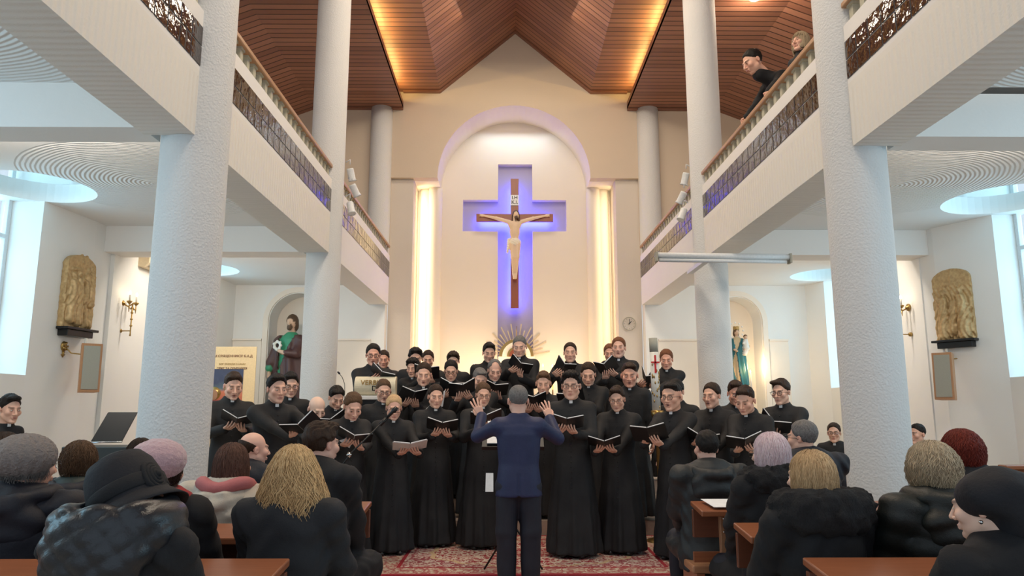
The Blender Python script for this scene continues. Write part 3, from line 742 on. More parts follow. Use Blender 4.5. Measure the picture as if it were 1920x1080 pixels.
# local frame: z=0 at the crossbar
d=ell(G,(0,-.13,-.36),(.125,.085,.20)); d=U(d,ell(G,(0,-.13,-.20),(.16,.08,.11)),.05)
d=U(d,ell(G,(.0,-.12,-.58),(.105,.08,.13)),.05)
for s in (-1,1):
    d=U(d,cap(G,(s*.14,-.12,-.13),(s*.44,-.10,-.03),.055,.042),.04)
    d=U(d,cap(G,(s*.44,-.10,-.03),(s*.72,-.08,.035),.038,.026),.02)
    d=U(d,ell(G,(s*.77,-.07,.045),(.05,.022,.035)),.015)
    for q in range(4): d=U(d,cap(G,(s*.79,-.07,.03+.012*q),(s*.835,-.10,.02+.018*q),.012,.009),.006)
    d=U(d,cap(G,(s*.065,-.12,-.62),(s*.045+.01,-.20,-1.0),.085,.058),.03)
    d=U(d,cap(G,(s*.045+.01,-.19,-1.0),(s*.028,-.10,-1.38),.056,.034),.02)
    d=U(d,cap(G,(s*.028,-.10,-1.38),(s*.022,-.18,-1.50),.034,.026),.015)
hx,hz2=.03,.035
d=U(d,cap(G,(0,-.13,-.10),(.02,-.16,.0),.05,.045),.02)
d=U(d,ell(G,(hx,-.175,hz2),(.068,.078,.095)),.01)
d=U(d,cap(G,(hx,-.25,hz2+.01),(hx+.003,-.262,hz2-.02),.012,.014),.008)
loin=U(ell(G,(0,-.13,-.63),(.145,.11,.12)),cap(G,(-.14,-.13,-.56),(-.17,-.12,-.86),.04,.03),.03)
loin=loin+.007*np.sin(Z*110+X*60)
hair=U(ell(G,(hx,-.155,hz2+.02),(.083,.085,.10)),cap(G,(hx-.07,-.14,hz2-.02),(hx-.075,-.16,hz2-.15),.035,.02),.02)
hair=U(hair,cap(G,(hx+.06,-.15,hz2-.02),(hx+.07,-.19,hz2-.14),.035,.02),.02)
hair=np.maximum(hair,-ell(G,(hx,-.27,hz2-.0),(.058,.10,.075)))
beard=ell(G,(hx+.002,-.225,hz2-.085),(.042,.04,.05)); hair=np.minimum(hair,beard)+.003*wob(G,90)
tot=np.minimum(np.minimum(d,loin),hair)
V,Q=nets(tot,(X[0,0,0],Y[0,0,0],Z[0,0,0]),hs)
def samp(F,V):
    i=np.clip(np.round((V-np.array((X[0,0,0],Y[0,0,0],Z[0,0,0])))/hs).astype(int),0,np.array(F.shape)-1); return F[i[:,0],i[:,1],i[:,2]]
dd=np.stack([samp(d,V),samp(loin,V),samp(hair,V)],1).argmin(1)
col=np.array([(.80,.60,.42),(.86,.80,.68),(.07,.035,.02)])[dd]
V=V+np.array([0,0,hz])
fg=link('corpus',npmesh('corpus',V,Q,col=col),e,['painted']); fg['label']='pale painted body with white loincloth'
# ---- tabernacle, rays, candles on the altar shelf
ty=16.95; tc=P(968,668,ty)
e=empty('sunburst',(tc.x,ty+.08,tc.z-.02),0,'gilded rays fanned above the tabernacle under the crucifix','ornament')
m=MB()
for k in range(19):
    a=math.radians(-80+k*160/18); r0=.42; r1=.66 if k%2 else .80; q=Matrix.Rotation(a,4,'Y')
    m.prism([(-.008,r0),(.008,r0),(.014,r1),(-.014,r1)],-.01,.01,'y',q)
m.build('rays',simple('aged_gilding',(.66,.56,.40),.6,.1),e)
e=empty('tabernacle',(tc.x,ty-.25,tc.z-.95),0,'domed gold tabernacle with red centre behind the tall grey-haired singer','tabernacle')
m=MB()
for i,(r,mm) in enumerate(((.40,'brass'),(.33,'wax'),(.22,'brass'))):
    pts=[(r*math.cos(PI*k/24),.93+r*math.sin(PI*k/24)) for k in range(25)]; MB().prism(pts,-.03*i-.02,.25,'y').build('arch_band',M[mm],e,bevel=.005)
MB().box(-.42,.42,-.02,.28,.45,.93).build('body',M['wax'],e,bevel=.01); MB().box(-.38,.38,.0,.26,.51-e.location.z,.45).build('pedestal',M['step'],e)
MB().prism([(.17*math.cos(PI*k/16),.93+.17*math.sin(PI*k/16)) for k in range(17)],-.10,.2,'y').build('door_arch',simple('red_enamel',(.28,.08,.04),.4,.4),e)
m=MB().tube([(-.0,-.12,1.15),(-.0,-.12,1.62)],[.012,.006],8); m.build('finial',M['brass'],e)
MB().sphere((0,-.12,1.30),(.04,.04,.06)).build('sanctuary_lamp',M['redwax'],e)
def lit_candle(px,py,Y,zb,label,h=.30,grp='lit candles by the altar',r=.016):
    p=P(px,py,Y); e=empty('lit_candle',(p.x,Y,zb),0,label,'candle',grp)
    hh=p.z-zb
    m=MB(); m.lathe([(.06,0),(.055,.015),(.02,.03),(.014,hh-h-.03),(.035,hh-h-.02),(.03,hh-h)],14); m.build('holder',M['brass'],e)
    MB().tube([(0,0,hh-h),(0,0,hh-.02)],r,10).build('wax',M['wax'],e)
    MB().lathe([(.001,hh-.02),(.011,hh),(.013,hh+.012),(.006,hh+.035),(.001,hh+.05)],10).build('flame',M['flame'],e)
    point('candle_light',(p.x,Y,p.z+.06),5,(1,.60,.22),.04)
for px,py,l in ((889,686,'lit candle left of the crucifix above the balding singer'),(1018,686,'lit candle right of the tall grey-haired singer'),(1036,687,'lit candle beside the singer with the glossy folder'),(912,688,'lit candle just behind the dark-haired back-row singer')):
    lit_candle(px,py,16.3,.51,l)
p=nr; lit_candle(1407,698,15.2,0,'lit candle in front of the right niche statue',.42,None)
# lectern, microphone, paschal candle
def text_panel(): pass
lc=P(705,735,8.95)
e=empty('lectern',(lc.x,8.95,.17),0,'stone lectern with a cream rolled cloth front reading VERBUM DEI','lectern')
top=P(705,706,8.95).z-.17; bot=P(705,742,8.95).z-.17; rr=(top-bot)/2
w=.25
pts=[(-rr*.9*math.sin(a),bot+rr-rr*math.cos(a)) for a in [PI*k/14 for k in range(15)]]
m=MB(); m.prism([(y,z) for y,z in pts]+[(.05,top),(.05,bot)],-w,w,'x'); m.build('scroll',simple('cream_satin',(.80,.70,.50),.5),e,bevel=.006)
txt('lettering','VERBUM',.085,(-.01,-rr*.9-.004,bot+rr*1.32),(PI/2-.3,0,0),'brass',e,bold=True); txt('lettering','DEI',.085,(.03,-rr*.9-.012,bot+rr*.72),(PI/2+.25,0,0),'blackmetal',e,bold=True)
MB().box(-w-.03,w+.03,-.12,.3,bot-.05,bot-.0).build('shelf',M['white'],e,bevel=.008)
MB().box(-w-.0,w,-.05,.22,bot-.16,bot-.05).build('panel',M['blackmetal'],e)
MB().box(-.16,.16,-.04,.2,0,bot-.16).build('pedestal',M['white'],e,bevel=.01)
e=empty('gooseneck_microphone',P(646,752,8.9),0,'thin gooseneck microphone curving up left of the lectern','microphone')
b=e.location; rel=lambda px,py:tuple(P(px,py,8.9)-b)
q=MB(); q.tube([rel(646,752),rel(646.5,735),rel(646,720),rel(642,708),rel(636,700)],.004,6); q.build('gooseneck',M['blackmetal'],e)
MB().tube([rel(637,701),rel(633,697)],[.012,.010],8).build('capsule',M['blackmetal'],e); MB().lathe([(.05,-.02),(.045,0),(.01,.01)],12).build('base',M['blackmetal'],e)
MB().tube([(0,0,-.02),(0,0,.17-b.z+.0)],.012,8).build('stem',M['blackmetal'],e)
pb=P(1233,775,8.2)
e=empty('paschal_candle',(pb.x,8.2,0),0,'tall decorated white paschal candle with a red cross','candle')
zt=P(1233,634,8.2).z; zb=P(1237,770,8.2).z
MB().tube([(-.01,0,zb),(-.02,0,zt-.16)],.048,20).build('candle_body',M['wax'],e)
MB().tube([(-.02,0,zt-.16),(-.025,0,zt)],.048,20).build('candle_top',M['grille'],e)['label']='grey bare upper end'
m=MB(); m.box(-.028,-.008,-.056,-.044,zb+.42,zb+.62); m.box(-.065,.03,-.056,-.044,zb+.53,zb+.548); m.build('cross_ornament',M['redwax'],e)
m=MB(); rg=random.Random(3)
for k in range(26):
    z=zb+.03+rg.random()*.55; a=rg.uniform(-2.6,-.5); m.sphere((-.014+.048*math.cos(a),.048*math.sin(a),z),(.009,.009,.018),6,4)
m.build('relief_ornament',M['brass'],e)
m=MB(); m.lathe([(.17,0),(.16,.03),(.04,.06),(.025,.3),(.03,zb-.12),(.07,zb-.06),(.075,zb),(.05,zb+.005)],20); m.build('stand',M['brass'],e)
# poster on the left, behind the choir
pa=P(395,652,13.6); pc=P(482,760,13.6); hgt=1.45; wid=.92
ptop=P(440,650,13.6).z
e=empty('banner_poster',(P(438,650,13.6).x,13.6,ptop-2.4),0,'cream religious banner with a colourful icon behind the left-hand singers','banner')
MB().box(-.44,.44,-.008,.008,.55,2.4).build('sheet',simple('banner_print',(.80,.64,.38),.6),e)
zb_=-(ptop-2.4); MB().box(-.02,.02,.01,.03,zb_,2.38).build('pole',M['blackmetal'],e); MB().box(-.3,.3,-.12,.12,zb_,zb_+.02).build('foot',M['blackmetal'],e)
t=NT('icon_picture'); g=t.xyz(t.n('ShaderNodeTexCoord').outputs['Object']); n=t.noise(t.obj(),5,3)
f=t.math('ADD',t.math('MULTIPLY',g[2],1.15),t.math('MULTIPLY',n,.25))
t.set(t.ramp(f,((0.0,(.10,.05,.04)),(.35,(.28,.06,.05)),(.62,(.45,.12,.07)),(.78,(.55,.18,.10)),(.88,(.10,.16,.20)),(1,(.05,.07,.14)))),.5)
pic=MB().box(-.46,.22,-.014,-.009,0,1.0).build('icon_print',t.m,e); pic.location=(0,0,.98)
m=MB(); 
for x,z,r in ((-.30,.55,.12),(.02,.62,.13)): m.lathe([(r,0),(r,.004)],24,Matrix.Translation((x,-.015,z))@Matrix.Rotation(PI/2,4,'X'))
h_=m.build('halo',M['brass'],pic)
m=MB(); m.sphere((-.30,-.02,.52),(.07,.01,.10)); m.sphere((.02,-.02,.58),(.075,.01,.11)); m.build('icon_face',simple('icon_flesh',(.35,.19,.11),.6),pic)
m=MB(); m.prism([(-.44,0),(-.12,0),(-.2,.42),(-.38,.42)],-.02,-.014,'y'); m.prism([(-.14,0),(.2,0),(.1,.46),(-.06,.46)],-.02,-.014,'y'); m.build('icon_robe',simple('icon_robe',(.30,.045,.06),.6),pic)
txt('lettering','\u0406\u041c \u0421\u0412\u042f\u0429\u0415\u041d\u041d\u0418\u041a\u0406\u0412 \u0411.\u0410.\u0414',.062,(.0,-.012,2.22),(PI/2,0,0),'pewdark',e,bold=True)
txt('lettering','\u0411\u041e\u0413 \u0417\u0410\u0412\u0416\u0414\u0418 \u0417 \u041d\u0410\u041c\u0418',.045,(.0,-.012,2.07),(PI/2,0,0),'brass',e)
txt('lettering','\u0421\u0412\u042f\u0422 \u0422\u0410 \u0421\u0415\u041c\u0406\u041d\u0410\u0420\u0406\u042f',.055,(.0,-.012,1.99),(PI/2,0,0),'pewdark',e,bold=True)
# music desk on the left (digital piano with a black desk)
e=empty('music_stand',(P(205,835,6.4).x,6.4,0),0,'black music desk with open score stand before the left front column','music stand')
def rp(px,py,Y): return P(px,py,Y)-e.location
c=[rp(170,828,6.35),rp(228,828,6.35),rp(257,774,6.55),rp(202,774,6.55)]
n=Vector((0,.015,.005)); MB().add([*c,*[v+n for v in c]],[(0,3,2,1),(4,5,6,7),(0,1,5,4),(1,2,6,5),(2,3,7,6),(3,0,4,7)]).build('desk',M['blackmetal'],e)
a_,b_=c[0],c[1]; MB().tube([a_+Vector((-.12,-.03,-.01)),b_+Vector((.02,-.03,.0))],.006,8).build('rail',M['chrome'],e)
z_=c[0].z-.03; MB().box(-.34,.30,-.12,.25,z_-.14,z_-.01).build('keyboard_case',simple('dark_piano_case',(.03,.035,.035),.5),e,bevel=.01)
m=MB(); 
for x in (-.28,.24): m.tube([(x,.06,0),(x,.06,z_-.14)],.02,8)
m.build('stand_leg',M['blackmetal'],e)
# statues in the niches
def statue_mesh(kind):
    hs=.017; G=grid((-.42,-.34,-.02),(.42,.26,1.80),hs); X,Y,Z=G
    # tunic
    a=np.interp(Z,[0,.5,.95,1.2,1.38,1.46,1.5],[.24,.2,.17,.17,.19,.09,.05]); b=np.interp(Z,[0,.5,.95,1.2,1.38,1.46,1.5],[.2,.16,.14,.13,.12,.08,.05])
    th=np.arctan2(Y,X); fold=1+.07*np.sin(th*9+Z*2)*np.clip(1.2-Z,0,1)
    tun=(np.sqrt((X/(a*fold))**2+(Y/(b*fold))**2)-1)*b*.8; tun=np.maximum(np.maximum(tun,-Z),Z-1.48)
    # mantle: outer cloak over the shoulders and hanging at the sides
    a2,b2=a+.065,b+.055; f2=1+.09*np.sin(th*7+1+Z*3)
    mant=(np.sqrt((X/(a2*f2))**2+((Y-.02)/(b2*f2))**2)-1)*b2*.8; mant=np.maximum(np.maximum(mant,.08-Z),Z-1.44)
    open_=np.maximum(np.abs(X+.02+.10*np.sin(Z*2.2))-np.interp(Z,[0,.7,1.0,1.4],[.05,.07,.02,.11]),Y+.02); mant=np.maximum(mant,-open_)
    skin=U(ell(G,(0,-.02,1.62),(.068,.082,.098)),cap(G,(0,0,1.44),(0,0,1.56),.05,.045),.02)
    skin=U(skin,cap(G,(0,-.095,1.63),(0,-.115,1.60),.010,.014),.008)
    skin=SUB(skin,ell(G,(.028,-.098,1.635),(.014,.014,.009)),.006); skin=SUB(skin,ell(G,(-.028,-.098,1.635),(.014,.014,.009)),.006)
    hair=np.maximum(ell(G,(0,.005,1.645),(.086,.095,.105)),-ell(G,(0,-.13,1.60),(.062,.10,.09)))
    white=np.full_like(X,9.); extra=np.full_like(X,9.)
    if kind=='joseph':
        hair=U(hair,ell(G,(0,.03,1.58),(.085,.06,.10)),.02); hair=np.minimum(hair,ell(G,(0,-.085,1.545),(.04,.035,.05)))
        slv=U(cap(G,(-.17,0,1.36),(-.27,-.03,1.05),.07,.08),cap(G,(.17,-.02,1.36),(.16,-.17,1.16),.07,.06),.03)
        slv=U(slv,cap(G,(.16,-.17,1.16),(.03,-.22,1.17),.055,.045),.02); mant=U(mant,slv,.04)
        for p_,q_ in (((-.28,-.05,.98),(-.29,-.06,.84)),((.02,-.23,1.17),(-.07,-.24,1.2))):
            skin=np.minimum(skin,cap(G,p_,q_,.032,.024))
        tun=np.minimum(tun,cap(G,(-.27,-.03,1.06),(-.285,-.05,.97),.055,.06))
        for k in range(7):
            r_=random.Random(k); cx_,cz_=-.13+.05*math.cos(k*.9),1.28+.055*math.sin(k*.9)
            white=np.minimum(white,ell(G,(cx_,-.17+.01*(k%3),cz_),(.03,.02,.026)))
        extra=cap(G,(-.1,-.16,1.25),(-.04,-.22,1.15),.015)
        cols=[(.04,.27,.14),(.075,.032,.03),(.68,.46,.32),(.09,.05,.025),(.80,.80,.74),(.08,.2,.07)]
    else:
        slv=U(cap(G,(-.16,0,1.35),(-.17,-.14,1.12),.06,.055),cap(G,(.16,-.02,1.35),(.2,-.14,1.14),.06,.06),.03); mant=U(mant,slv,.04)
        skin=np.minimum(skin,cap(G,(.12,-.22,1.1),(.2,-.2,1.12),.028)); skin=np.minimum(skin,cap(G,(-.16,-.18,1.1),(-.1,-.22,1.05),.03))
        hair=U(hair,ell(G,(0,.03,1.58),(.095,.06,.12)),.02)
        # the child on the arm
        skin=np.minimum(skin,ell(G,(.2,-.17,1.46),(.055,.058,.066))); hair=np.minimum(hair,np.maximum(ell(G,(.2,-.155,1.48),(.063,.06,.062)),-ell(G,(.2,-.23,1.45),(.05,.055,.05))))
        white=U(cap(G,(.2,-.16,1.36),(.2,-.17,1.15),.06,.10),cap(G,(.2,-.17,1.33),(.10,-.21,1.28),.035,.028),.02)
        white=U(white,cap(G,(.2,-.17,1.12),(.14,-.2,.98),.08,.06),.03)
        # crown
        extra=np.maximum(np.abs(np.sqrt(X**2+(Y)**2)-.078)-.012,np.abs(Z-1.745)-.035-.02*np.abs(np.sin(th*3))); extra=np.minimum(extra,cap(G,(.25,-.2,1.08),(.27,-.2,1.2),.03))
        cols=[(.55,.42,.25),(.012,.13,.16),(.68,.46,.32),(.10,.05,.02),(.82,.80,.74),(.45,.28,.08)]
    fs=[tun,mant,skin,hair+.002*wob(G,100),white+.004*wob(G,90),extra]
    tot=fs[0]
    for q in fs[1:]: tot=np.minimum(tot,q)
    V,Q=nets(tot,(X[0,0,0],Y[0,0,0],Z[0,0,0]),hs)
    i=np.clip(np.round((V-np.array((X[0,0,0],Y[0,0,0],Z[0,0,0])))/hs).astype(int),0,np.array(tot.shape)-1)
    k=np.stack([q[i[:,0],i[:,1],i[:,2]] for q in fs],1).argmin(1)
    return npmesh('statue',V,Q,col=np.array(cols)[k])
for kind,px,ptop,sc,lab,yy in (('joseph',549,590,1.50,'painted saint statue in green and brown robes holding white flowers, left niche',15.55),('madonna',1380,612,.74,'painted crowned mother and child statue in a blue robe, right niche',15.5)):
    tp=P(px,ptop,yy); hh=1.74*sc*(1.0 if kind=='joseph' else 1.03)
    e=empty('statue',(tp.x,yy,tp.z-hh),-.15 if kind=='joseph' else .1,lab,'statue')
    o=link('figure',statue_mesh(kind),e,['painted']); o.scale=(sc,sc,sc)
    MB().box(-.3*sc,.3*sc,-.24*sc,.24*sc,-.12,0).build('plinth',M['wax'],e,bevel=.01); MB().box(-.22,.22,-.16,.16,-(tp.z-hh),-.12).build('pedestal',M['wax'],e)
    if kind=='madonna':
        m=MB()
        for k in range(12):
            a=2*PI*k/12; m.sphere((.17*math.cos(a),.03,1.24+.17*math.sin(a)),.020,6,4)
        m.build('star_halo',M['spotglow'] if 0 else M['collar'],e)
point('niche_light',(nl.x-.35,15.62,2.2),16,(1,.74,.46),.06); point('niche_light',(nr.x+.36,15.62,2.35),13,(1,.72,.42),.05)
# low pew end at the far right
e=empty('side_bench',(5.75,7.2,0),0,'brown wooden bench by the right wall beyond the red-haired woman','bench')
MB().box(-.9,.75,-.03,.03,.35,.86).build('backrest',M['pew'],e,bevel=.01); MB().box(-.9,.75,-.08,.05,.86,.90).build('top_rail',M['pew'],e,bevel=.01); MB().box(-.9,.75,.03,.42,.42,.46).build('seat',M['pew'],e)
m=MB(); m.box(-.9,-.84,-.03,.4,0,.42); m.box(.69,.75,-.03,.4,0,.42); m.build('leg',M['pew'],e)
# ---- rugs
def place_rug(name,x0,x1,y0,y1,field,label,z=.0):
    hx,hy=(x1-x0)/2,(y1-y0)/2
    o=MB().box(-hx,hx,-hy,hy,0,.012).build('rug',rug(name,hx,hy,field)); o.location=((x0+x1)/2,(y0+y1)/2,z); tag(o,label,'rug')
a=P(700,1016,8.0); 
place_rug('carpet_large',-1.28,1.78,6.62,8.60,1,'large red and cream floral carpet under the front of the choir')
place_rug('carpet_small',-.95,1.36,4.2,6.54,0,'cream-bordered red rug under the conductor, nearer the camera')
# ---- pews
def pew(x0,x1,y,z=.85,label='',open_end=0):
    e=empty('pew',((x0+x1)/2,y,0),0,label,'pew','brown varnished pews'); L=(x1-x0)/2
    m=MB(); m.prism([(-.27,z-.045),(.0,z-.015),(.0,z+.015),(-.27,z-.012)],-L,L,'x'); m.build('book_shelf',M['pew'],e,bevel=.006)
    MB().box(-L,L,-.055,-.025,z-.20,z-.03).build('back_panel',M['pewdark'],e,bevel=.004)
    MB().box(-L,L,-.05,-.02,.50,z-.20 if 0 else .56).build('back_rail',M['pew'],e)
    MB().box(-L-.03*0,L,.0,.40,.42,.47).build('seat',M['pewedge'],e,bevel=.012)
    for s in (-1,1):
        MB().box(s*(L-.18)-.022,s*(L-.18)+.022,-.10,-.055,0,z-.03).build('end_post',M['pewedge'],e,bevel=.004)
        MB().box(s*(L-.05)-.025,s*(L-.05)+.025,.0,.36,0,.42).build('leg',M['pew'],e)
    MB().box(-L+.1,L-.1,-.34,-.16,.14,.21).build('kneeler',simple('brown_vinyl',(.13,.06,.04),.4),e,bevel=.02)
    m=MB()
    for s in (-1,1):
        for zz in (z-.08,z-.16,.55): m.sphere((s*(L-.18),-.103,zz),(.008,.004,.008),8,6)
    m.build('bolt',M['chrome'],e)
    return e
names=('front','second','nearest')
for i,y in enumerate((4.75,3.87,2.99)):
    pew(-4.6,-.85,y,label='%s wooden pew on the left side of the aisle'%names[i])
    pew(1.18,5.2,y,label='%s wooden pew on the right side of the aisle'%names[i])
sh=MB().add([(-.0,-.21,.0),(.20,-.21,.0),(.19,-.02,.025),(-.03,-.02,.025)],[(0,1,2,3)]); o=sh.build('song_sheet',M['paper']); o.location=(P(1340,945,4.6).x-.03,4.72,.858); o.rotation_euler=(.0,0,0)
md=o.modifiers.new('t','SOLIDIFY'); md.thickness=.002; tag(o,'white printed sheet lying on the front right pew shelf','paper')
# ================================================================== people
def G0(G): return np.array((G[0][0,0,0],G[1][0,0,0],G[2][0,0,0]))
SKINS={'fair':(.86,.50,.36),'pale':(.86,.57,.44),'ruddy':(.84,.43,.30),'tan':(.62,.36,.23),'rosy':(.83,.48,.36)}
_hc={}
def head_mesh(v=0,mouth=0,full=0):
    """head and neck, origin at head centre, facing -Y"""
    key=(v,mouth,full)
    if key in _hc: return _hc[key]
    r=random.Random(v*17+5); hs=.0052
    wf=1+r.uniform(-.05,.05)+full*.10; jf=1+r.uniform(-.10,.08)+full*.16; nl=r.uniform(-.003,.006); ch=r.uniform(-.004,.006)
    G=grid((-.105,-.135,-.215),(.105,.125,.135),hs); X,Y,Z=G
    d=ell(G,(0,.014,.036),(.074*wf,.094,.087))
    d=U(d,ell(G,(0,-.028,-.030),(.060*wf,.066,.085)),.025)
    for s in (-1,1): d=U(d,cap(G,(s*.050*jf,.0,-.052),(s*.012,-.070,-.100-ch),.020,.017),.02)
    d=U(d,ell(G,(0,-.078,-.100-ch),(.022,.020,.018)),.012)
    d=U(d,cap(G,(-.034,-.083,.022),(.034,-.083,.022),.0125),.012)
    for s in (-1,1):
        d=U(d,ell(G,(s*.044*wf,-.066,-.022),(.022,.024,.024)),.016)
        d=SUB(d,ell(G,(s*.031,-.102,.002),(.019,.016,.013)),.010)
        d=U(d,ell(G,(s*.031,-.081,.000),(.0155,.0135,.012)),.004)
    d=U(d,cap(G,(0,-.093,.012),(0,-.116-nl,-.032),.0075,.0105),.009)
    for s in (-1,1): d=U(d,ell(G,(s*.0125,-.101,-.036),(.010,.011,.008)),.005)
    if mouth:
        d=SUB(d,ell(G,(0,-.100,-.066),(.016,.018,.006+.005*mouth)),.006)
    d=U(d,cap(G,(-.019,-.093,-.060+.003*mouth),(.019,-.093,-.060+.003*mouth),.0062),.005)
    d=U(d,cap(G,(-.015,-.092,-.071-.006*mouth),(.015,-.092,-.071-.006*mouth),.0070),.005)
    for s in (-1,1):
        d=U(d,ell(G,(s*.078*wf,.014,-.004),(.009,.017,.028)),.006)
        d=SUB(d,ell(G,(s*.087*wf,.008,-.002),(.006,.008,.014)),.004)
    d=U(d,cap(G,(0,.022,-.05),(0,.040,-.215),.053*(1+full*.15),.062),.022)
    V,Q=nets(d,G0(G),hs)
    lip=np.exp(-((V[:,0]/.024)**2+((V[:,2]+.066)/(.012+.004*mouth))**2+((V[:,1]+.100)/.018)**2)*1.3)
    mo=np.exp(-((V[:,0]/.014)**2+((V[:,2]+.066)/(.005+.005*mouth))**2)*1.2)*(V[:,1]<-.075)*(V[:,1]>-.099)*(1 if mouth else .5)
    chk=np.exp(-(((np.abs(V[:,0])-.044)/.024)**2+((V[:,2]+.03)/.026)**2))*(V[:,1]<-.03)
    ear=np.exp(-(((np.abs(V[:,0])-.084)/.010)**2))*(np.abs(V[:,2])<.05)
    eye=np.exp(-(((np.abs(V[:,0])-.031)/.016)**2+((V[:,2]-.003)/.0075)**2))*(V[:,1]<-.07)
    brow=np.exp(-(((np.abs(V[:,0])-.033)/.022)**4+((V[:,2]-.024-.03*(np.abs(V[:,0])-.03))/.0070)**2))*(V[:,1]<-.06)
    _hc[key]=(V,Q,dict(lip=lip,mo=mo,chk=chk,ear=ear,eye=eye,brow=brow)); return _hc[key]
def zmin_short(y): return np.interp(y,[-.12,-.075,-.055,-.035,-.005,.02,.04,.07,.11],[.097,.089,.060,.030,.012,-.012,-.045,-.056,-.060])
_hair={}
def hair_short(style,v=0):
    """fitted short hair, origin at head centre"""
    key=(style,v)
    if key in _hair: return _hair[key]
    hs=.0055; G=grid((-.115,-.145,-.09),(.115,.135,.165),hs); X,Y,Z=G
    top={'short':.010,'quiff':.016,'curly':.020,'buzz':.003,'side':.014,'bald':.002,'receding':.006,'messy':.020}[style]
    side={'short':.006,'quiff':.004,'curly':.013,'buzz':.002,'side':.008,'bald':.004,'receding':.005,'messy':.013}[style]
    d=ell(G,(0,.018,.048),(.0755+side,.094+side,.080+top))
    d=U(d,ell(G,(0,.014,.036),(.0765,.0965,.089)),.01)
    if style=='quiff': d=U(d,ell(G,(.008*(1 if v%2 else -1),-.058,.102),(.056,.046,.030)),.02)
    if style=='side': d=U(d,ell(G,(.022*(1 if v%2 else -1),-.050,.100),(.058,.055,.026)),.02)
    if style=='messy': d=U(d,ell(G,(0,-.05,.108),(.066,.055,.03)),.02)
    if style=='curly': d=U(d,ell(G,(0,-.052,.100),(.074,.056,.036)),.02)
    zl=zmin_short(Y)
    d=d+np.clip(.030-(Z-zl),0,.03)*({'curly':.22,'messy':.22,'bald':.05,'buzz':.1}.get(style,.17))*np.clip((.10-Z)/.03+.35,0,1)
    if style in('curly','messy'): zl=zl-.006
    if style=='receding': zl=zl+np.where(Y<-.02,(.03+.0*Y),0)
    cut=(zl-Z)*.75
    d=np.maximum(d,cut)
    for s in (-1,1): d=np.maximum(d,-ell(G,(s*.092,.010,-.006),(.030,.024,.034)))
    if style=='bald': d=np.maximum(d,Z-.040-.5*(Y-.03)); d=np.maximum(d,-.01-Y)
    if style=='receding': d=np.maximum(d,-ell(G,(0,-.085,.10),(.06,.06,.06)))
    amp={'curly':.0060,'messy':.0055,'short':.0025,'quiff':.0035,'side':.003,'buzz':.0008,'bald':.001,'receding':.002}[style]
    frq={'curly':150,'messy':95,'short':110,'quiff':80,'side':80,'buzz':200,'bald':200,'receding':110}[style]
    d=d+amp*wob(G,frq,v)+amp*.5*np.sin(X*300+5*np.sin(Y*40+v)+3*np.sin(Z*50))
    V,Q=nets(d,G0(G),hs)
    c=np.repeat(np.random.RandomState(v).rand(len(V))[:,None],3,1)
    _hair[key]=(V,Q,c); return _hair[key]
def strands(rng,n,profile,wave,length,rad,phi0,phi1,start=(.3,1.0),spread=.012,curl=0,seg=3,npt=12,part=0):
    """locks of hair laid over a rounded profile: profile(z)->(rx,ry,yoff)"""
    vs=[];fs=[];cl=[]
    ztop=.128
    for i in range(n):
        ph=rng.uniform(phi0,phi1); u=rng.uniform(*start); L=length*rng.uniform(.72,1.05); out=rng.uniform(-.5,1)*spread; k1=rng.uniform(0,6.28); k2=rng.uniform(.7,1.3); shade=rng.random()
        pts=[]; 
        # start near the crown and run down
        z=ztop+.006-(1-u)*.115; s=0; a=ph; 
        tt=0
        for j in range(npt):
            t=j/(npt-1)
            zz=z-L*t
            if zz>0.03:
                q=math.sqrt(max(0,1-((zz-.03)/.105)**2))
            else: q=1
            rx,ry,yo=profile(zz); w=wave*math.sin(k1+t*L*38*k2)*min(1,t*2.5)
            aa=a+w*.9+part*.0
            rr=1+(out/.1)*(.2+t*.8)
            pts.append((rx*q*rr*math.sin(aa)+w*.02, yo+ry*q*rr*math.cos(aa)+curl*.006*math.cos(k1+t*22), zz+.004*math.sin(k1*3+t*9)))
        b=len(vs); P_=[Vector(p) for p in pts]
        for j,p in enumerate(P_):
            tg=(P_[min(j+1,npt-1)]-P_[max(j-1,0)]); tg=tg.normalized() if tg.length>1e-8 else Vector((0,0,-1))
            x=Vector((math.cos(a),-math.sin(a),0)); x=(x-tg*x.dot(tg)); x=x.normalized() if x.length>1e-6 else Vector((1,0,0)); y=tg.cross(x)
            r=rad*(1-.75*(j/(npt-1))**2)*(.6+.8*k2*.6)
            for k in range(seg):
                th=2*PI*k/seg; vs.append(p+(x*math.cos(th)*1.6+y*math.sin(th)*.8)*r); cl.append(shade)
        for j in range(npt-1):
            for k in range(seg): fs.append((b+j*seg+k,b+j*seg+(k+1)%seg,b+(j+1)*seg+(k+1)%seg,b+(j+1)*seg+k))
    return np.array([tuple(v) for v in vs]),np.array(fs),np.array(cl)
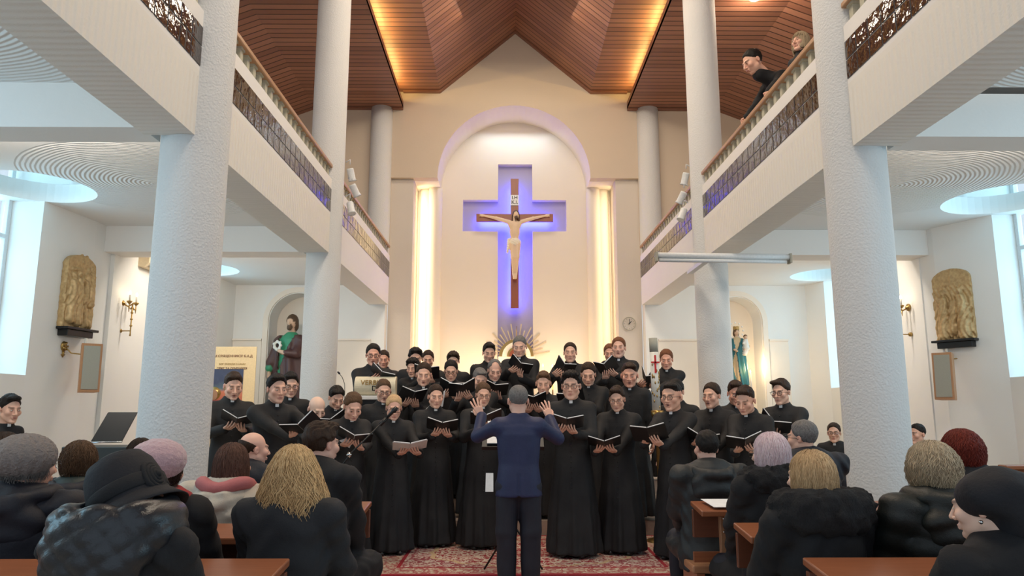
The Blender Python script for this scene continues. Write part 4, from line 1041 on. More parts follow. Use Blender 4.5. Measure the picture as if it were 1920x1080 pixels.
def hair_locks(style,seed=0):
    """fuller hair for the people seen from behind; returns V,Q,col"""
    rng=random.Random(seed)
    prof={'bob':lambda z:(np.interp(z,[-.14,-.06,.0,.06],[.088,.100,.098,.092]),np.interp(z,[-.14,-.06,0,.06],[.085,.105,.108,.106]),.014),
          'wavy':lambda z:(np.interp(z,[-.32,-.22,-.1,0,.06],[.115,.150,.145,.115,.096]),np.interp(z,[-.32,-.22,-.1,0,.06],[.10,.115,.120,.115,.108]),.018),
          'long':lambda z:(np.interp(z,[-.3,-.18,-.08,0,.06],[.06,.085,.098,.095,.088]),np.interp(z,[-.3,-.18,-.08,0,.06],[.085,.10,.108,.108,.104]),.018),
          'set':lambda z:(np.interp(z,[-.12,-.05,.02,.07],[.085,.112,.116,.104]),np.interp(z,[-.12,-.05,.02,.07],[.088,.112,.118,.110]),.014),
          'crop':lambda z:(np.interp(z,[-.1,-.04,.02,.06],[.062,.080,.089,.086]),np.interp(z,[-.1,-.04,.02,.06],[.085,.100,.108,.104]),.014)}[style]
    L={'bob':.20,'wavy':.36,'long':.34,'set':.17,'crop':.12}[style]
    wv={'bob':.05,'wavy':.13,'long':.04,'set':.12,'crop':.09}[style]
    zb={'bob':-.10,'wavy':-.22,'long':-.16,'set':-.08,'crop':-.055}[style]
    # solid core
    hs=.009; G=grid((-.17,-.13,-.27),(.17,.17,.15),hs); X,Y,Z=G
    f=np.vectorize(lambda z:prof(z)[0]); zz=Z[0,0,:]; rx=np.array([prof(float(z))[0] for z in zz])[None,None,:]; ry=np.array([prof(float(z))[1] for z in zz])[None,None,:]
    q=np.sqrt(np.clip(1-((np.maximum(Z,.03)-.03)/.100)**2,1e-3,1))
    d=(np.sqrt((X/(rx*q*.96))**2+((Y-.016)/(ry*q*.96))**2)-1)*.075*q
    d=np.maximum(d,zb-Z); d=np.maximum(d,Z-.134)
    # keep the face clear
    face=ell(G,(0,-.13,-.03),(.060,.085,.105)); d=np.maximum(d,-face); d=np.maximum(d,-ell(G,(0,-.14,-.17),(.09,.12,.13)))
    d=d+.004*wob(G,60,seed)
    V1,Q1=nets(d,G0(G),hs); c1=np.full(len(V1),.25)
    n={'bob':1700,'wavy':2300,'long':1500,'set':1700,'crop':1300}[style]
    rad={'bob':.0015,'wavy':.0017,'long':.0015,'set':.0017,'crop':.0017}[style]
    V2,Q2,c2=strands(rng,n,prof,wv,L,rad,-2.15,2.15,(.10,1.0),.010 if style!='wavy' else .026,.8 if style in('wavy','set','crop') else .3,3,11)
    V3,Q3,c3=strands(rng,n//3,prof,wv,L*.4,rad,-3.14,3.14,(.8,1.0),.005,.3,3,8)
    V=np.concatenate([V1,V2,V3]); Q=np.concatenate([Q1,Q2+len(V1),Q3+len(V1)+len(V2)]); c=np.concatenate([c1,c2,c3])
    return V,Q,np.repeat(c[:,None],3,1)
_hand={}
def hand_mesh(pose,side):
    """wrist at origin, fingers +Y, palm towards -Z; side=+1 puts the thumb at +X"""
    key=(pose,side)
    if key in _hand: return _hand[key]
    curl,spl,thc={'hold':((.35,.45,.35),.05,.5),'support':((.25,.30,.25),.10,.7),'open':((.10,.14,.12),.20,.9),'grip':((1.1,1.1,.7),.02,.9),'rest':((.35,.35,.3),.04,.35)}[pose]
    hs=.0040; G=grid((-.095,-.035,-.11),(.095,.215,.05),hs); d=None
    kn=[(.031,.088),(.0105,.094),(-.0105,.090),(-.030,.080)]; seg=[(.044,.027,.022),(.048,.030,.023),(.044,.028,.022),(.034,.021,.019)]; rads=[.0098,.0100,.0095,.0085]
    d=cap(G,(0,-.03,0),(0,.012,0),.026,.027)
    d=U(d,ell(G,(0,.012,0),(.029,.03,.020)),.01)
    for (x,y) in kn: d=U(d,cap(G,(x*.55,.02,0),(x,y,0),.015,.0125),.012)
    for i,((x,y),sg,r) in enumerate(zip(kn,seg,rads)):
        a=(1.5-i)*spl+ (0.02*(i-1.5)); p=Vector((x,y,0)); ang=0; cu=[c*(1+.12*i) for c in curl]
        for j,l in enumerate(sg):
            ang+=cu[j]; dv=Vector((math.sin(a)*math.cos(ang),math.cos(a)*math.cos(ang),-math.sin(ang))); q=p+dv*l
            d=U(d,cap(G,tuple(p),tuple(q),r*(1-.07*j),r*(1-.07*(j+1))),.004 if j else .006); p=q
    p=Vector((.020,.022,-.006)); dirs=[Vector((.75,.62,-.25)),Vector((.45,.85,-.35-thc*.2)),Vector((.15,.95,-.35-thc*.3))]
    for dv,l,r in zip(dirs,(.042,.034,.028),(.0145,.0115,.0100)):
        q=p+dv.normalized()*l; d=U(d,cap(G,tuple(p),tuple(q),r,r*.85),.007); p=q
    V,Q=nets(d,G0(G),hs)
    if side<0: V=V*np.array([-1,1,1]); Q=Q[:,::-1]
    _hand[key]=(V,Q); return V,Q
def frame(d,n,o):
    d=Vector(d).normalized(); n=Vector(n); n=(n-d*n.dot(d)).normalized(); z=-n; x=d.cross(z)
    return np.array([[x[0],d[0],z[0]],[x[1],d[1],z[1]],[x[2],d[2],z[2]]]),np.array(o)
def ik(S,Wp,l1,l2,pole):
    S=Vector(S); Wp=Vector(Wp); v=Wp-S; L=min(v.length,(l1+l2)*.998); u=v.normalized(); a=(l1*l1-l2*l2+L*L)/(2*L); h=math.sqrt(max(l1*l1-a*a,0))
    p=Vector(pole); p=(p-u*p.dot(u)).normalized(); return S+u*a+p*h, S+u*L
def rotmat(pitch,yaw,roll=0): return np.array(Matrix.Rotation(yaw,3,'Z')@Matrix.Rotation(pitch,3,'X')@Matrix.Rotation(roll,3,'Y'))
def glasses_mesh(round_=0,thin=0):
    m=MB(); r=.0016 if thin else .0023
    for s in (-1,1):
        pts=[]
        for k in range(17):
            a=2*PI*k/16; pts.append((s*.032+.024*math.copysign(abs(math.cos(a))**(.6 if not round_ else 1),math.cos(a)),-.111+.006*abs(math.cos(a))*.5,.0+.018*math.copysign(abs(math.sin(a))**(.7 if not round_ else 1),math.sin(a))))
        m.tube(pts,r,5,cap=False); m.tube([(s*.056,-.108,.006),(s*.076,-.09,.006),(s*.084,-.01,.004),(s*.083,.012,-.006)],r*.9,5)
    m.tube([(-.009,-.112,.004),(0,-.115,.007),(.009,-.112,.004)],r,5); return m
_gl={}
def cloth_field(G,Hs,arms,kind,seated,rng_ph,lean=0,bulk=1.0,feet=None):
    """garment body: torso with skirts or seated thighs, sleeves"""
    X,Y,Z=G; ph=rng_ph; k=Hs
    G=(X,Y+lean*np.maximum(Z-.85*k,0),Z) if (lean and not seated) else G; arms_G=(X,Y,Z); Y=G[1]; th=np.arctan2(Y,X)
    if not seated:
        hem={'cassock':.045,'jacket':.80,'suit':.80}.get(kind,.6)*k
        zs=np.array([0,.25,.5,.8,.95,1.08,1.22,1.34,1.415,1.46,1.50,1.56])*k
        if kind=='cassock': A=[.265,.25,.23,.20,.185,.168,.178,.190,.186,.125,.070,.066]; B=[.225,.21,.19,.162,.145,.128,.130,.130,.112,.088,.068,.066]
        else: A=[.2,.2,.2,.205,.192,.176,.190,.200,.196,.14,.072,.060]; B=[.14,.14,.14,.15,.138,.124,.128,.130,.112,.088,.066,.058]
        a=np.interp(Z,zs,np.array(A)*k*bulk); b=np.interp(Z,zs,np.array(B)*k*bulk)
        fa=np.clip((1.0*k-Z)/(.9*k),0,1)
        fold=1+(.075*np.sin(th*9+ph+1.2*np.sin(Z*2.5+ph))+.04*np.sin(th*17+2*ph))*fa*(1 if kind=='cassock' else .25)
        d=(np.sqrt((X/(a*fold))**2+(Y/(b*fold))**2)-1)*b*.9
        d=np.maximum(d,hem-Z); d=np.maximum(d,Z-1.545*k if kind=='cassock' else Z-1.505*k)
    else:
        zs=np.array([.40,.55,.75,.95,1.03,1.08,1.14])*k
        A=[.205,.185,.172,.178,.172,.125,.07]; B=[.17,.15,.135,.132,.115,.09,.066]
        yo=-lean*(Z-.5*k)
        a=np.interp(Z,zs,np.array(A)*k*bulk); b=np.interp(Z,zs,np.array(B)*k*bulk)
        d=(np.sqrt((X/a)**2+((Y-yo)/b)**2)-1)*b*.9; d=np.maximum(np.maximum(d,.40*k-Z),Z-1.12*k)
        for s in (-1,1):
            d=U(d,cap(G,(s*.10*k,-.02,.50*k),(s*.12*k,-.42*k,.50*k),.105*k*bulk,.085*k),.05)
    for (S,E,Wp) in arms:
        rs=(.068,.056,.047,.050) if kind!='coat' else (.070,.064,.054,.052)
        s=1 if S[0]>0 else -1; G=arms_G
        d=U(d,cap(G,(S[0]*.3,S[1],S[2]+.035*k),tuple(S),.058*k,rs[0]*k*.96),.05)
        d=U(d,cap(G,tuple(S),tuple(E),rs[0]*k*bulk,rs[1]*k*bulk),.035 if not seated else .018)
        f=cap(G,tuple(E),tuple(Wp),rs[2]*k*1.08*bulk,rs[3]*k*bulk); d=U(d,f,.03)
    return d
CHOIR='choir singers in black cassocks'; AUD='seated listeners in the pews'
def person(px,ptop,D,floor,who,label,yaw=0,hy=0,pitch=0,roll=0,kind='cassock',seated=False,skin='fair',hair='brown',style='short',glasses=0,mouth=0,full=0,v=0,
           hands=None,group=CHOIR,hh=None,bulk=1.0,cat='person',coat='cassock',beard=0,res=.018,hz=None,height=None,lean=0):
    """px,ptop: where the crown stands in the photograph at depth D; figure is then built to real size standing on its floor"""
    top=P(px,ptop,D); H=(top.z-floor)+(.0)
    Hs=(H/1.78) if not seated else (H/1.33)
    Hn=1.0 if hh is None else max(.94,min(1.30 if lean else 1.16,(hh*D/FPX)/.245))
    if seated: Hs=max(.93,min(1.08,Hs))
    e_loc=Vector((top.x,D,floor)); yr=math.radians(yaw)
    hsz=Hn
    hc=Vector((0,-.035,H-.128*hsz))                          # head centre in figure space
    pr=math.radians(pitch); hc.y-=.05*math.sin(pr)*hsz; 
    sh_z=(1.415*Hs if not seated else H-.31*Hs)
    sh_z=min(sh_z,H-.325*hsz) if not seated else H-.315*hsz
    # neck length is what joins head to shoulders
    kk=sh_z/1.415 if not seated else sh_z/1.02
    Sx=.175*kk*bulk if not seated else .175*bulk
    if lean:
        off=lean*(H-.13-.85*kk); hc.y-=off; e_loc=e_loc-Matrix.Rotation(yr,3,'Z')@Vector((0,-off,0))
    arms=[];wr=[]
    l1,l2=(.285*kk,.255*kk) if not seated else (.29,.26)
    if hands is None: hands='down'
    toL=Matrix.Rotation(-yr,3,'Z')
    for s in (-1,1):
        S=Vector((s*Sx,.01-lean*(sh_z-.85*kk),sh_z))
        if hands=='down': Wt=Vector((s*.27*kk,-.04,.78*kk)); pole=(s*.3,.6,-.1); hd=((0,-.1,-1),(-s,0,0),'rest')
        elif hands=='lap': Wt=Vector((s*.09,-.33,.60)); pole=(s*.8,.5,-.5); hd=((-s*.6,-.8,-.1),(0,0,-1),'rest')
        elif isinstance(hands,dict): 
            h=hands.get(s)
            if h is None: Wt=Vector((s*.27*kk,-.04,.78*kk)); pole=(s*.3,.6,-.1); hd=((0,-.1,-1),(-s,0,0),'rest')
            else:
                Wt=toL@(Vector(h[0])-e_loc); pole=h[3] if len(h)>3 else (s*.5,.4,-1.0); hd=(toL@Vector(h[1]),toL@Vector(h[2]),h[4] if len(h)>4 else 'hold')
        E,Wp=ik(S,Wt,l1,l2,pole); arms.append((S,E,Wp)); wr.append((Wp,hd,s))
    # --- garment
    zlo=0.0 if not seated else .36; ymin=min([-.36]+[float(a[2][1])-.10 for a in arms]+[float(a[1][1])-.1 for a in arms]); ymax=max([.34]+[float(a[1][1])+.1 for a in arms]); xm=max([.40]+[abs(float(q[0]))+.10 for a in arms for q in a[1:]])
    zhi=max(H-.10,max(float(q[2]) for a in arms for q in a)+.10)
    if seated: ymin=min(ymin,-.60)
    G=grid((-xm,ymin,zlo),(xm,ymax,zhi),res)
    d=cloth_field(G,kk,arms,kind,seated,v*1.7,lean=lean,bulk=bulk)
    X,Y,Z=G
    ny=hc.y+.030
    # collar following the neck
    if kind=='cassock': 
        d=U(d,np.maximum(cap(G,(0,.012,sh_z),(0,ny+.004,H-.25*hsz),.078,.066*hsz),Z-(H-.252*hsz)),.02)
    elif kind in('suit','jacket'): d=U(d,np.maximum(cap(G,(0,.02,sh_z),(0,ny+.012,H-.22*hsz),.078,.062*hsz),Z-(H-.225*hsz)),.03)
    elif kind=='coat': d=U(d,cap(G,(0,.02-lean*max(sh_z-.85*kk,0),sh_z+.01),(0,ny+.01,H-.275*hsz),.10,.085),.04)
    if coat in('puffer','puffermatt'): d=d-.010*np.abs(np.sin(Z*34+.8*np.sin(X*12)))+.004*wob(G,40,v)
    elif coat=='cream': d=d-.018*np.abs(np.sin(Z*22+.5*np.sin(X*9)))+.003*wob(G,40,v)
    elif kind=='cassock': d=d+.0045*wob(G,26,v)
    elif kind=='suit': d=d+.0025*wob(G,17,v)
    else: d=d+.006*wob(G,19,v)+.003*wob(G,45,v)+.0035*np.sin(Z*55+9*np.sin(X*11+v)+5*np.sin(Y*13))*np.clip((np.abs(X)-.10)/.08,0,1)+.003*np.sin((Z+np.abs(X)*.9)*48+4*np.sin(X*9+v))
    if coat in('hooded',) : pass
    if kind=='suit': d=d+.006*np.exp(-(X/.007)**2)*(Y>0)+.010*np.exp(-(X/.010)**2)*(Y>0)*(Z<1.0*kk)+.003*np.exp(-((Z-(sh_z+.02-.10*np.abs(X)))/.010)**2)*(Y>0)
    V,Q=nets(d,G0(G),res)
    # --- body mesh: head, neck, trunk and arms, hands
    hv,hq,masks=head_mesh(v%7,mouth,full); base=np.array(SKINS[skin])
    R_=rotmat(pr,math.radians(hy),math.radians(roll)); nk=np.clip((-hv[:,2]-.075)/.10,0,1)[:,None]
    piv=np.array([0,.025,-.09]); hvr=(hv-piv)@R_.T+piv; hvs=(hvr*(1-nk)+hv*nk)*hsz
    V0=hvs+np.array(hc)
    if lean: V0[:,1]+=lean*np.clip(-hv[:,2]-.06,0,1)*hsz
    col=np.tile(base,(len(hv),1)); 
    def blend(c,m,k=1): return c*(1-m[:,None]*k)+np.array(k_c)*m[:,None]*k
    k_c=(.50,.13,.11); col=blend(col,masks['lip'],.75); k_c=(.10,.02,.02); col=blend(col,masks['mo'],.9)
    k_c=(.62,.26,.20); col=blend(col,masks['chk'],.35); k_c=(.60,.24,.18); col=blend(col,masks['ear'],.45)
    k_c=(.10,.05,.04); col=blend(col,masks['eye'],.70)
    hb={'black':(.03,.02,.018),'brown':(.07,.04,.025),'light':(.16,.09,.05),'blond':(.30,.19,.10),'grey':(.16,.13,.12),'ginger':(.22,.09,.04),'silver':(.3,.28,.26)}.get(hair,(.12,.08,.05))
    k_c=hb; col=blend(col,masks['brow'],.85)
    VV=[V0]; QQ=[hq]; CC=[col]; n=len(V0); mi=[np.zeros(len(hq),int)]
    def addp(v_,q_,c_,m_=0):
        nonlocal n
        VV.append(v_); QQ.append(q_+n); CC.append(np.tile(np.array(c_),(len(v_),1))); mi.append(np.full(len(q_),m_)); n+=len(v_)
    # trunk and limbs hidden beneath the clothes, joining neck to wrists
    tb=MB(); 
    lz=lambda z_: -lean*max(z_-.85*kk,0)
    tb.tube([(0,ny+.01,H-.24*hsz),(0,.02+lz(sh_z-.05),sh_z-.06),(0,lz(sh_z-.3),sh_z-.3),(0,0,sh_z-.5)],[.05,.07,.08,.09],8)
    for S,E,Wp in arms: tb.tube([(0,.01+lz(sh_z-.04),sh_z-.04),S,E,Wp],[.03,.035,.03,.024],8)
    if not seated:
        for s in (-1,1): tb.tube([(s*.04,0,sh_z-.5),(s*.09,0,.5*kk),(s*.09,0,.06)],[.06,.05,.035],8)
    else:
        for s in (-1,1): tb.tube([(0,0,sh_z-.5),(s*.11,-.4,.5),(s*.12,-.42,.08)],[.06,.045,.03],8)
    fq=[f if len(f)==4 else None for f in tb.f]
    tv=np.array([tuple(v_) for v_ in tb.v]); tq=np.array([f for f in tb.f if len(f)==4]); addp(tv,tq,base)
    for Wp,(hd,hn,pose),s in wr:
        thumb=-s if False else None
        A_,o_=frame(hd,hn,Wp)
        # thumb side: right hand (s<0) palm down, fingers forward -> thumb towards the body centre
        x=Vector(A_[:,0]); 
        side=1 if s<0 else -1
        v_,q_=hand_mesh(pose,side); addp((v_*(.93 if not seated else 1))@A_.T+o_,q_,base*np.array((1.0,.97,.95)))
    sp=MB()
    ez=0.0 if pitch>15 else 1.0
    for s in (-1,1): sp.sphere((s*.031,-.0925-.001*ez,.0005),(.0088,.004,.0035),8,6)
    ne=len(sp.v); nf=len(sp.f); 
    for s in (-1,1): sp.sphere((s*.031,-.0962,-.0002-.0015*(1-ez)),(.0042+.004*(1-ez),.0022,.0036-.0026*(1-ez)),8,6)
    ev=np.array([tuple(q) for q in sp.v]); ev=((ev-piv)@R_.T+piv)*hsz+np.array(hc)
    eq=np.array([f for f in sp.f]); mm=np.array([1 if ez else 2]*nf+[2]*(len(eq)-nf))
    VV.append(ev); QQ.append(eq+n); CC.append(np.ones((len(ev),3))); mi.append(mm)
    me=npmesh('person',np.concatenate(VV),np.concatenate(QQ),mi=np.concatenate(mi),col=np.concatenate(CC))
    body=link('person',me,None,['skin','eye','iris']); body.location=e_loc; body.rotation_euler=(0,0,yr)
    tag(body,label,cat,group)
    # --- garment object
    cn={'cassock':'cassock','suit':'suit_jacket','jacket':'jacket','coat':'coat'}[kind]
    cm={'cassock':'cassock','suit':'suit','black':'coatblack','grey':'coatgrey','navy':'coatnavy','puffer':'puffer','puffermatt':'puffermatt','parka':'parka','green':'green','cream':'cream'}[coat]
    g=link(cn,npmesh(cn,V,Q),body,[cm])
    if kind=='cassock' or kind=='suitc':
        fv=V[(np.abs(V[:,0])<.02)&(V[:,1]<ny)]; z0=H-.270*hsz
        s_=fv[np.abs(fv[:,2]-z0)<.022]; yf=float(s_[:,1].min()) if len(s_) else ny-.07
        MB().prism([(-.017,yf+.006),(-.015,yf-.004),(.015,yf-.004),(.017,yf+.006)],z0-.012,z0+.018).build('clerical_collar',M['collar'],body,bevel=.002)
        m=MB()
        # buttons laid on the front of the cloth
        fv=V[(np.abs(V[:,0])<.02)&(V[:,1]<0)]
        for q in range(16):
            zz=sh_z-.02-q*.05
            s_=fv[np.abs(fv[:,2]-zz)<.02]
            if len(s_): m.sphere((0,float(s_[:,1].min())-.002,zz),(.006,.004,.006),6,4)
        bo=m.build('button',M['shoe'],body); bo['kind']='stuff' if 0 else ''
        del bo['kind']
    if not seated:
        m=MB()
        for s in (-1,1):
            m.sphere((s*.09,-.05,.035),(.045,.13,.035),10,6)
        for i_,s in enumerate((-1,1)):
            MB().sphere((s*.09,-.06,.035),(.046,.13,.036),12,6).build('shoe',M['shoe'],body)
    if seated:
        hs_=.02; Gt=grid((-.30,-.62,0.0),(.30,.16,.62),hs_); d_=None
        for s in (-1,1):
            a_=U(cap(Gt,(s*.09,-.02,.52),(s*.12,-.42,.52),.085,.068),cap(Gt,(s*.12,-.42,.52),(s*.12,-.42,.07),.064,.050),.02)
            d_=a_ if d_ is None else U(d_,a_,.02)
        d_=np.maximum(d_,.05-Gt[2])+.004*wob(Gt,30,v); tv_,tq_=nets(d_,G0(Gt),hs_)
        link('trousers',npmesh('trousers',tv_,tq_),body,['trousers'])
        for s in (-1,1): MB().sphere((s*.12,-.48,.035),(.046,.13,.036),12,6).build('shoe',M['shoe'],body)
    # --- hair
    def place(v_): return ((v_-piv)@R_.T+piv)*hsz+np.array(hc)
    if style in('bob','wavy','long','set','crop'):
        v_,q_,c_=hair_locks(style,v)
        link('hair',npmesh('hair',place(v_),q_,col=c_),body,[HM[hair]])
    elif style!='none':
        v_,q_,c_=hair_short(style,v%4)
        link('hair',npmesh('hair',place(v_),q_,col=c_),body,[HM[hair]])
    if beard:
        hs=.006; Gb=grid((-.08,-.12,-.14),(.08,.02,-.02),hs)
        b_=np.maximum(ell(Gb,(0,-.03,-.065),(.066,.070,.070)),-ell(Gb,(0,-.11,-.05),(.018,.05,.018)))+.002*wob(Gb,120); v_,q_=nets(b_,G0(Gb),hs)
        link('beard',npmesh('beard',place(v_),q_,col=np.full((len(v_),3),.4)),body,[HM[hair]])
    if glasses:
        gm=glasses_mesh(glasses==2,glasses==3); gv=place(np.array([tuple(q) for q in gm.v])); gm.v=[tuple(q) for q in gv]
        gm.build('glasses',M['glasses'],body)
    return dict(body=body,H=H,hc=hc,hsz=hsz,sh=sh_z,R=R_,piv=piv,place=place,loc=e_loc,yr=yr,arms=arms,V=V,kk=kk,ny=ny)
# ---- open music folders
def folder(loc,yaw,label,open_=2.6,tilt=.7,roll=0,mat='folder',w=.168,h=.255,group='open music folders held by the choir',show=1):
    """spine foot at loc, covers rising away from the singer"""
    e=empty('music_folder',loc,0,label,'music folder',group)
    e.rotation_euler=Euler((0,roll,yaw))
    half=(PI-open_)/2
    for s in (-1,1):
        # cover in its own plane: x across, z along the height; turn about the spine and lay back
        q=Matrix.Rotation(tilt,4,'X')@Matrix.Rotation(s*half,4,'Z')
        x0,x1=sorted((0,s*w))
        MB().box(x0,x1,-.004,0,0,h,q).build('cover',M[mat],e,bevel=.0015)
        x0,x1=sorted((s*.006,s*(w-.008)))
        MB().box(x0,x1,.0,.007,.008,h+.006 if show else h-.01,q).build('pages',M['paper'],e)
    return e
def sheet(loc,pts,label,group=None,name='score_sheet'):
    m=MB(); c=sum((Vector(p) for p in pts),Vector())/len(pts); m.add([Vector(p)-c for p in pts],[tuple(range(len(pts)))])
    o=m.build(name,M['paper']); o.location=c; md=o.modifiers.new('thickness','SOLIDIFY'); md.thickness=.0025; tag(o,label,'sheet music',group); return o
def singer(px,ptop,pchin,D,floor,who,yaw,fold=None,**k):
    """a choir singer; fold=(x,y,open,tilt,roll,reach) gives the folder's foot in the photograph"""
    hh=pchin-ptop; top=P(px,ptop,D); hands=None; fo=None
    H=top.z-floor
    if fold:
        fx,fy=fold[0],fold[1]; op=fold[2] if len(fold)>2 else 2.6; ti=min(1.25,max(.98 if D<10 else .8,(fold[3] if len(fold)>3 else .75)+.28)); ro=fold[4] if len(fold)>4 else 0; fya=math.radians(fold[5] if len(fold)>5 else yaw)
        reach=fold[6] if len(fold)>6 else .27
        f=P(fx,fy,D-reach-.08)
        # rotate: folder faces the singer; covers rise away along local -Y
        q=Matrix.Rotation(fya,3,'Z')@Matrix.Rotation(ro,3,'Y'); up=q@Vector((0,-math.sin(ti),math.cos(ti))); nr=q@Vector((0,math.cos(ti),math.sin(ti)))  # nr towards the singer
        fo=folder(f,fya,'black music folder held by '+who,op,ti,ro)
        hands={}
        for s in (-1,1):
            lat=q@Vector((s,0,0)); w0=f+lat*.10-up*.02-nr*.035
            hands[s]=(w0,tuple(up*.80-lat*.42),tuple(nr),(s*.6,.35,-1.0),'support')
    r=person(px,ptop,D,floor,who,k.pop('label'),yaw=yaw,hh=hh,hands=hands,**k)
    return r
FL=lambda D: 0 if D<8.62 else (.17 if D<9.25 else (.34 if D<9.75 else .51))
# ---- the choir: crown x, crown y, chin y, depth, who, facing, folder, looks
def S(px,pt,pc,D,who,yaw,fold=None,**k):
    k.setdefault('label',who+', in a black cassock'); k.setdefault('v',len(CH)); k.setdefault('pitch',12)
    r=singer(px,pt,pc,D,FL(D),'the '+who,yaw,fold,**k); CH.append(r); return r
CH=[]
S(436,698,746,7.5,'dark-haired singer beside the cream banner',32,(442,800,2.3,1.0,.15,20),hair='brown',style='quiff',mouth=1,pitch=14)
S(517,702,754,6.9,'black-haired singer leftmost in the front row',38,(575,812,2.3,.95,-.42,5,.30),hair='black',style='side',pitch=5,v=2)
S(544,698,743,8.3,'singer with glasses half hidden by the left front-row singer',25,None,hair='black',style='quiff',glasses=1)
S(588,740,784,8.0,'bald singer bowing his head',38,(622,800,2.4,1.0,-.3,15),hair='blond',style='none',pitch=26,skin='pale')
S(627,722,763,8.5,'young black-haired singer looking down left of the microphone',30,None,hair='black',style='side',pitch=24)
S(658,733,782,7.3,'brown-haired singer reading down, left of the boom microphone',26,(662,832,2.5,.95,.22,10),hair='light',style='short',pitch=26,skin='rosy',v=5)
S(700,645,686,9.5,'singer with glasses standing at the lectern',12,(712,712,2.5,.9,.5,5,.32),hair='black',style='short',glasses=1,skin='ruddy',pitch=8,mouth=1)
S(720,657,689,10.5,'singer peeking from behind the lectern singer',8,None,hair='brown',style='short',skin='ruddy')
S(718,711,752,8.45,'singer with glasses in front of the lectern',18,None,hair='light',style='short',glasses=1,mouth=1)
S(738,740,784,7.6,'blond singer with glasses behind the microphone',14,(768,846,2.8,.95,-.06,10,.25),hair='blond',style='short',glasses=1,skin='rosy',mouth=0,pitch=14)
bk=[o for o in bpy.data.objects if o.name.startswith('music_folder') and 'blond singer' in o['label']][0]; bk['label']='open white music booklet held by the blond singer behind the microphone'
for ch_ in bk.children:
    if ch_.name.startswith('cover'): ch_.data.materials[0]=M['paper']
S(779,653,690,10.3,'black-haired singer at the left end of the back row',10,None,hair='black',style='messy')
S(803,657,690,10.7,'brown-haired singer right of the leftmost back-row singer',5,None,hair='brown',style='short')
S(777,672,706,9.8,'dark-haired singer half hidden, looking left above the black folder',-10,(800,712,2.6,.5,.1,0),hair='black',style='curly')
S(795,680,722,9.0,'round-faced singer with a short fringe in the third row',6,(768,758,2.4,.35,.1,20,.2),hair='brown',style='short',mouth=1,full=.5)
S(816,721,763,8.0,'broad front-row singer with swept-back hair',14,(828,812,2.55,.85,.07,5),hair='brown',style='short',pitch=8)
S(850,660,693,10.4,'dark-haired back-row singer above the one with glasses',3,None,hair='brown',style='curly')
S(846,675,713,9.4,'singer with glasses beneath the left arch pilaster',4,(845,742,2.5,.6,.22,0),hair='black',style='short',glasses=1,pitch=16)
S(898,690,728,8.95,'grey-blond singer with closed eyes left of the conductor',10,(868,745,2.4,.5,-.2,10),hair='grey',style='side',pitch=20)
S(905,717,759,7.9,'light-haired singer with glasses behind the raised left hand',8,(912,800,2.5,.8,-.1,5),hair='light',style='short',glasses=3,pitch=12)
S(916,643,680,10.5,'tall black-haired singer left of the crucifix foot',8,None,hair='black',style='quiff')
S(926,673,712,9.6,'older balding singer reading above the conductor',8,(926,742,2.5,.75,.2,0),hair='grey',style='receding',pitch=20,skin='rosy')
S(975,630,671,9.95,'tall grey-haired singer directly beneath the crucifix',-6,(968,698,2.3,.8,.5,0,.28),hair='grey',style='short',pitch=14,v=3)
S(1019,697,738,8.9,'young singer with closed eyes right of the conductor',-4,(1000,768,2.3,.45,-.05,0,.24),hair='light',style='quiff',pitch=12,v=1)
S(1069,642,681,10.1,'crop-haired singer right of the crucifix',-6,(1050,706,1.9,.5,.5,-10),hair='brown',style='buzz',pitch=4)
S(1071,697,748,7.45,'curly dark-haired singer with glasses right of the conductor',-10,(1062,806,2.6,.85,.06,-5),hair='black',style='curly',glasses=1,full=.7,pitch=4,v=4)
S(1103,679,721,9.0,'brown-haired singer looking down between two with glasses',-8,(1075,762,2.4,.5,-.25,-5),hair='brown',style='short',pitch=18)
S(1143,645,678,10.5,'red-haired singer partly hidden in the back row',-10,None,hair='ginger',style='short',skin='ruddy')
S(1160,633,675,9.8,'tall auburn-haired singer with head raised, right side',-14,(1145,704,1.9,.4,-.3,-20),hair='ginger',style='short',mouth=1,pitch=0,skin='rosy',v=2)
S(1158,724,768,7.6,'slim singer with glasses holding his folder low',-16,(1134,842,2.5,.95,-.02,-8),hair='brown',style='quiff',glasses=3,pitch=14,v=6)
S(1180,681,725,8.75,'round-faced singer with closed eyes above the slim one',-12,None,hair='brown',style='side',mouth=1,full=.5,skin='ruddy',pitch=8)
S(1249,655,692,9.8,'red-haired singer behind the paschal candle',-14,(1212,725,1.7,.4,.5,-30,.2),hair='ginger',style='short',skin='ruddy')
S(1262,717,768,7.3,'stout singer with glasses and dark fringe, right front row',-38,(1222,830,2.7,.7,-.1,-18),hair='black',style='side',glasses=1,full=1,mouth=1,pitch=4,v=1)
S(1270,711,755,8.3,'singer almost hidden behind the stout one',-35,None,hair='black',style='short')
S(1337,718,764,7.5,'brown-haired young singer in profile on the right',-42,(1318,836,2.4,.9,.2,-20),hair='brown',style='short',mouth=1,pitch=4,v=5)
S(1377,714,758,8.3,'auburn-haired singer between two profiles on the right',-10,None,hair='brown',style='quiff',full=.4,skin='ruddy')
S(1402,723,773,7.1,'dark quiffed singer with downcast eyes, front right',-40,(1398,844,2.5,.85,-.15,-14),hair='brown',style='quiff',pitch=18,v=3)
S(1467,711,757,7.6,'singer with glasses at the far right end',-45,(1448,810,2.2,.8,.5,-30),hair='brown',style='side',glasses=1,pitch=6,v=6)
